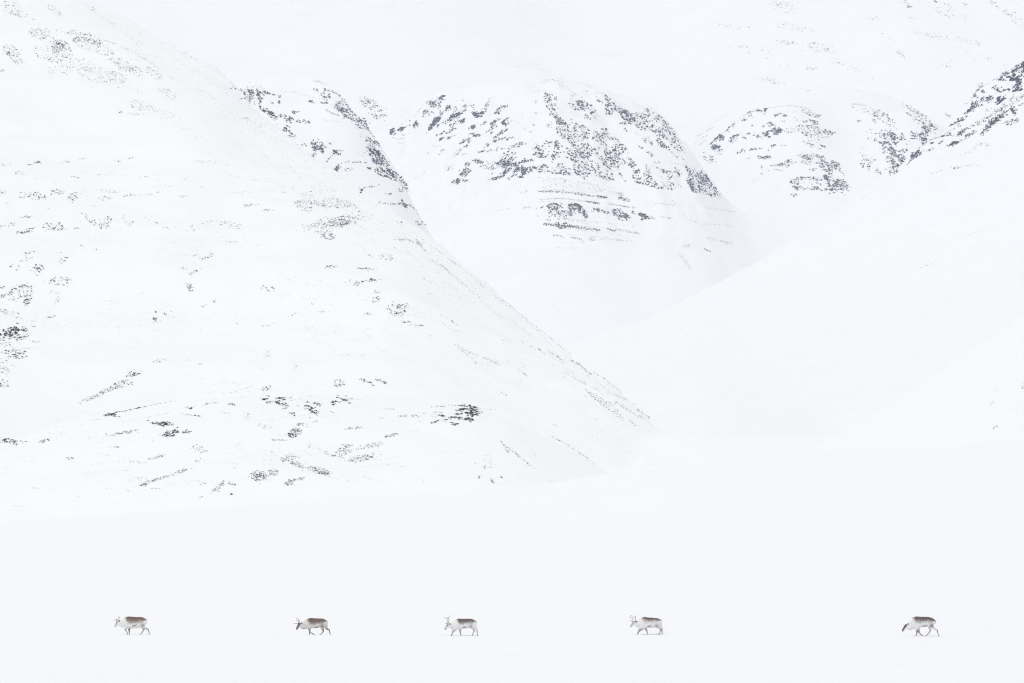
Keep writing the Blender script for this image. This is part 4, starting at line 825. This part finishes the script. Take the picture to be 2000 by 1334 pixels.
    blend(inhead * sstep(spec.get('face_lo', -5), spec.get('face_lo', -5) + 23, d_) * spec.get('face', 0.5) * sstep(L + 30, L, s_), (0.09, 0.07, 0.08))
    att = body.color_attributes.new('coat', 'FLOAT_COLOR', 'POINT')
    att.data.foreach_set('color', np.concatenate([col, np.ones((nv, 1))], 1).astype(np.float32).ravel())
    # where it stands
    hit = cast(px_left, 1180 + ground / 14.2857)
    root = link('reindeer', None, label=spec['label'], category='reindeer', group='reindeer walking in single file')
    root.location = hit[1] + Vector((0, 0, -0.03))
    sc_ = (hit[3] / F) / (1 / (ZS / 14.2857))      # metres per photo pixel here, so that the size reads right
    root.scale = (sc_,) * 3
    body.materials.clear(); body.materials.append(COAT)
    for p in body.polygons: p.use_smooth = True
    link('body', body, None, root)
    for lat, pts in spec['legs']:
        x, y, r = pts[-1]
        bmh = bmesh.new()
        c = Vector(w(x, y, lat))
        zt = c.z + 0.028
        zb = max(c.z - 0.035, -0.004)
        for sgn in (-1, 1):      # two toes
            add_tube(bmh, [(c.x + 0.016, c.y + sgn * 0.012, zt), (c.x + 0.002, c.y + sgn * 0.015, (zt + zb) / 2), (c.x - 0.022, c.y + sgn * 0.017, zb + 0.012)],
                     [(0.020, 0.012), (0.026, 0.015), (0.016, 0.010)], 8)
        bmesh.ops.recalc_face_normals(bmh, faces=bmh.faces)
        mh = bpy.data.meshes.new('hoof'); bmh.to_mesh(mh); bmh.free()
        link('hoof', mh, HOOF, root)
    # eyes, ears, tail
    e0 = np.array(hd[1][:2]); er = hd[1][2]
    for sgn in (-1, 1):
        bme = bmesh.new()
        bmesh.ops.create_icosphere(bme, subdivisions=2, radius=0.016, matrix=Matrix.Translation(w(e0[0] - er * .25, e0[1] - er * .2, sgn * er * .70 / ZS)))
        mee = bpy.data.meshes.new('eye'); bme.to_mesh(mee); bme.free()
        link('eye', mee, EYE, root)
        ex, ey, tx_, ty_ = spec['ear']
        bme = bmesh.new()
        add_tube(bme, [w(ex, ey, sgn * 0.045), w((ex + tx_) / 2, (ey + ty_) / 2, sgn * 0.085), w(tx_, ty_, sgn * 0.105)], [(0.020, 0.012), (0.034, 0.014), (0.008, 0.006)], 8)
        bmesh.ops.recalc_face_normals(bme, faces=bme.faces)
        mee = bpy.data.meshes.new('ear'); bme.to_mesh(mee); bme.free()
        link('ear', mee, EARFUR, root)
    lx = tor[-1][0]; ly = tor[-1][1]
    me_t = tube_mesh('tail', [([w(lx - 10, ly + 15), w(lx + 18, ly + 45), w(lx + 16, ly + 100)], [0.035, 0.04, 0.015])], 8)
    link('tail', me_t, TAILFUR, root)
    for sgn, chains in zip((-1, 1), spec.get('antlers', [])):
        ch = []
        for pts in chains:
            n = len(pts)
            ch.append(([w(x, y, sgn * (0.04 + 0.10 * k / max(n - 1, 1) * spec.get('spread', 1))) for k, (x, y) in enumerate(pts)], [0.013 - 0.007 * k / max(n - 1, 1) for k in range(n)]))
        link('antler', tube_mesh('antler', ch), ANTLER, root)
    return root

BR = (0.205, 0.15, 0.14)
DEER = [
 (260, 848, dict(label='leading reindeer at the far left, brown back, pale legs and small forked antlers',
  torso=[(735,420,640,80),(800,350,645,112),(880,324,652,130),(1000,336,658,142),(1100,342,658,142),(1200,338,630,132),(1300,347,595,112),(1355,378,520,62)],
  neck=[(850,480,150),(750,505,128),(665,528,108),(600,535,72)],
  head=[(600,470,54),(562,505,52),(528,560,40),(503,608,27)],
  legs=[(-.10,[(830,540,80),(825,630,52),(783,692,23),(815,735,15),(846,778,14),(846,842,14)]),(.10,[(860,540,75),(888,650,48),(887,735,21),(888,795,14),(892,842,14)]),
        (-.10,[(1290,450,100),(1235,580,66),(1335,640,36),(1425,683,21),(1448,775,14),(1452,842,14)]),(.10,[(1270,480,85),(1225,600,58),(1272,650,32),(1300,690,20),(1240,775,14),(1190,842,14)])],
  ear=(600,440,640,455), flank=(1045,580,75,-0.38), thigh=(1270,575,48), saddle=(0.225,0.16,0.138), depth=.46, saddle_start=95, face=.35, muzzle=.7,
  antlers=[[[(560,445),(545,400),(538,375)],[(548,430),(500,425),(450,422)]],[[(590,430),(600,390),(612,352),(560,312)],[(605,370),(628,345)]]])),
 (613, 852, dict(label='second reindeer from the left, dark brown face held low and thin upright antlers',
  torso=[(745,455,640,78),(815,398,652,110),(870,366,655,128),(1000,375,655,140),(1100,380,640,140),(1200,380,622,130),(1285,398,580,110),(1325,425,525,62)],
  neck=[(820,520,140),(730,565,112),(660,600,88),(605,600,62)],
  head=[(592,530,52),(560,572,48),(522,632,38),(494,685,26)],
  legs=[(-.10,[(850,550,80),(856,645,48),(850,718,21),(851,790,14),(848,846,14)]),(.10,[(850,570,75),(832,645,44),(838,708,20),(882,778,14),(940,808,13),(980,846,13)]),
        (-.10,[(1240,460,100),(1200,585,68),(1222,685,36),(1240,738,21),(1192,796,14),(1142,846,14)]),(.10,[(1270,480,90),(1300,600,62),(1352,685,32),(1398,702,21),(1410,762,15),(1434,846,14)])],
  ear=(605,520,655,500), flank=(1045,630,75,-0.3), thigh=(1205,600,50), thigh_k=.9, pale=(0.68,0.66,0.63), saddle=(0.20,0.148,0.128), depth=.52, saddle_start=90, face=.85, face_lo=-26, muzzle=1.0, leg=(0.29,0.25,0.24),
  antlers=[[[(555,510),(535,455),(490,400),(474,362)],[(545,512),(480,520),(400,520)]],[[(575,500),(568,440),(535,405),(520,368)]]], spread=.7)),
 (905, 880, dict(label='third reindeer from the left, greyish brown back and tall dark forked antlers',
  torso=[(750,490,690,85),(820,410,695,115),(868,382,685,130),(1000,390,665,142),(1100,388,660,142),(1200,388,655,132),(1295,402,610,110),(1340,435,545,62)],
  neck=[(820,540,145),(735,568,114),(665,590,92),(608,595,66)],
  head=[(602,545,52),(562,590,46),(518,648,35),(490,688,24)],
  legs=[(-.10,[(810,600,85),(755,680,58),(702,755,29),(686,818,16),(675,845,14),(660,874,14)]),(.10,[(895,590,75),(908,685,44),(915,768,22),(926,828,14),(935,872,14)]),
        (.10,[(1250,500,90),(1238,620,62),(1298,690,32),(1302,730,21),(1266,800,14),(1242,872,14)]),(-.10,[(1290,480,100),(1300,595,68),(1358,655,36),(1376,702,22),(1386,790,14),(1404,872,14)])],
  ear=(605,525,645,540), flank=(1030,625,62,-0.28), thigh=(1210,600,46), thigh_k=.6, saddle=(0.18,0.14,0.138), depth=.42, saddle_start=115, face=.55, muzzle=.95, leg=(0.5,0.48,0.48),
  antlers=[[[(548,520),(552,455),(545,390),(500,362),(458,348)],[(548,392),(552,358)],[(545,515),(492,526)]],[[(592,505),(597,420),(582,372),(615,335),(642,308)],[(590,375),(560,350)]]])),
 (1265, 852, dict(label='fourth reindeer from the left, lifted head with swept antlers, front leg stretched forward',
  torso=[(800,450,650,82),(860,368,655,115),(920,334,655,130),(1000,352,648,140),(1100,358,650,142),(1200,363,640,132),(1300,372,592,110),(1365,398,525,62)],
  neck=[(870,490,145),(785,515,118),(710,540,98),(648,540,70)],
  head=[(642,482,52),(602,520,46),(562,568,36),(528,615,24)],
  legs=[(-.10,[(880,570,82),(808,670,58),(748,738,28),(726,800,16),(702,838,13),(668,848,12)]),(.10,[(900,570,78),(943,645,48),(974,718,22),(990,788,14),(1000,846,14)]),
        (-.10,[(1290,480,100),(1232,585,70),(1330,645,38),(1360,690,22),(1336,778,14),(1306,846,14)]),(.10,[(1310,490,95),(1342,578,62),(1390,655,32),(1400,720,21),(1402,800,14),(1424,846,14)])],
  ear=(655,470,715,472), flank=(1045,595,62,-0.42), thigh=(1250,590,52), thigh_k=.7, saddle=(0.205,0.158,0.145), depth=.30, saddle_start=95, face=.45, muzzle=.7, leg=(0.42,0.39,0.38),
  antlers=[[[(650,465),(656,405),(650,358),(590,325),(520,285)],[(651,360),(662,300)]],[[(592,460),(592,392),(540,355),(490,325)],[(582,470),(540,455),(490,437)]]])),
 (1798, 890, dict(label='last reindeer at the far right, no antlers, head lowered to the snow',
  torso=[(745,450,655,82),(810,348,665,115),(868,322,655,130),(1000,335,625,140),(1100,334,615,140),(1200,342,622,132),(1300,366,592,110),(1375,425,535,60)],
  neck=[(820,500,150),(730,560,130),(660,608,108),(600,635,78)],
  head=[(592,565,50),(552,620,50),(508,680,40),(470,730,28)],
  legs=[(-.10,[(850,560,82),(860,670,48),(870,758,23),(854,828,14),(846,862,13),(800,884,12)]),(.10,[(890,580,75),(920,680,44),(932,778,20),(985,825,14),(1034,876,14)]),
        (-.10,[(1290,480,100),(1250,575,70),(1350,655,38),(1430,708,22),(1450,788,14),(1464,845,13),(1484,882,13)]),(.10,[(1250,480,85),(1212,605,56),(1242,678,32),(1252,720,20),(1198,798,14),(1142,858,13),(1090,884,12)])],
  ear=(600,550,640,520), flank=(1085,590,85,-0.28), thigh=(1275,580,52), thigh_k=.95, saddle=(0.178,0.138,0.132), depth=.42, saddle_start=80, face=.95, face_lo=-20, muzzle=1.0, leg=(0.34,0.30,0.30))),
]
X0PX = [190, 545, 835, 1195, 1730]
for (pxc, g, spec), x0 in zip(DEER, X0PX):
    reindeer(x0 + 1000 / 14.2857, g, spec)

# ------------------------------------------------------------------ the air
def haze_box():
    x0, x1, y0, y1, z0, z1 = -7600, 7600, -2600, 14200, -32, 1500
    v = [(x, y, z) for x in (x0, x1) for y in (y0, y1) for z in (z0, z1)]
    f = [(0, 1, 3, 2), (4, 6, 7, 5), (0, 4, 5, 1), (2, 3, 7, 6), (0, 2, 6, 4), (1, 5, 7, 3)]
    me = bpy.data.meshes.new('haze'); me.from_pydata(v, [], f); me.update()
    m = bpy.data.materials.new('cold_air'); m.use_nodes = True
    t = m.node_tree; t.nodes.clear()
    pv = t.nodes.new('ShaderNodeVolumePrincipled')
    pv.inputs['Color'].default_value = (0.86, 0.92, 1.0, 1)
    pv.inputs['Density'].default_value = 4.2e-5
    out = t.nodes.new('ShaderNodeOutputMaterial')
    t.links.new(pv.outputs[0], out.inputs['Volume'])
    o = link('haze', me, m, kind='stuff')
    return o
haze_box()
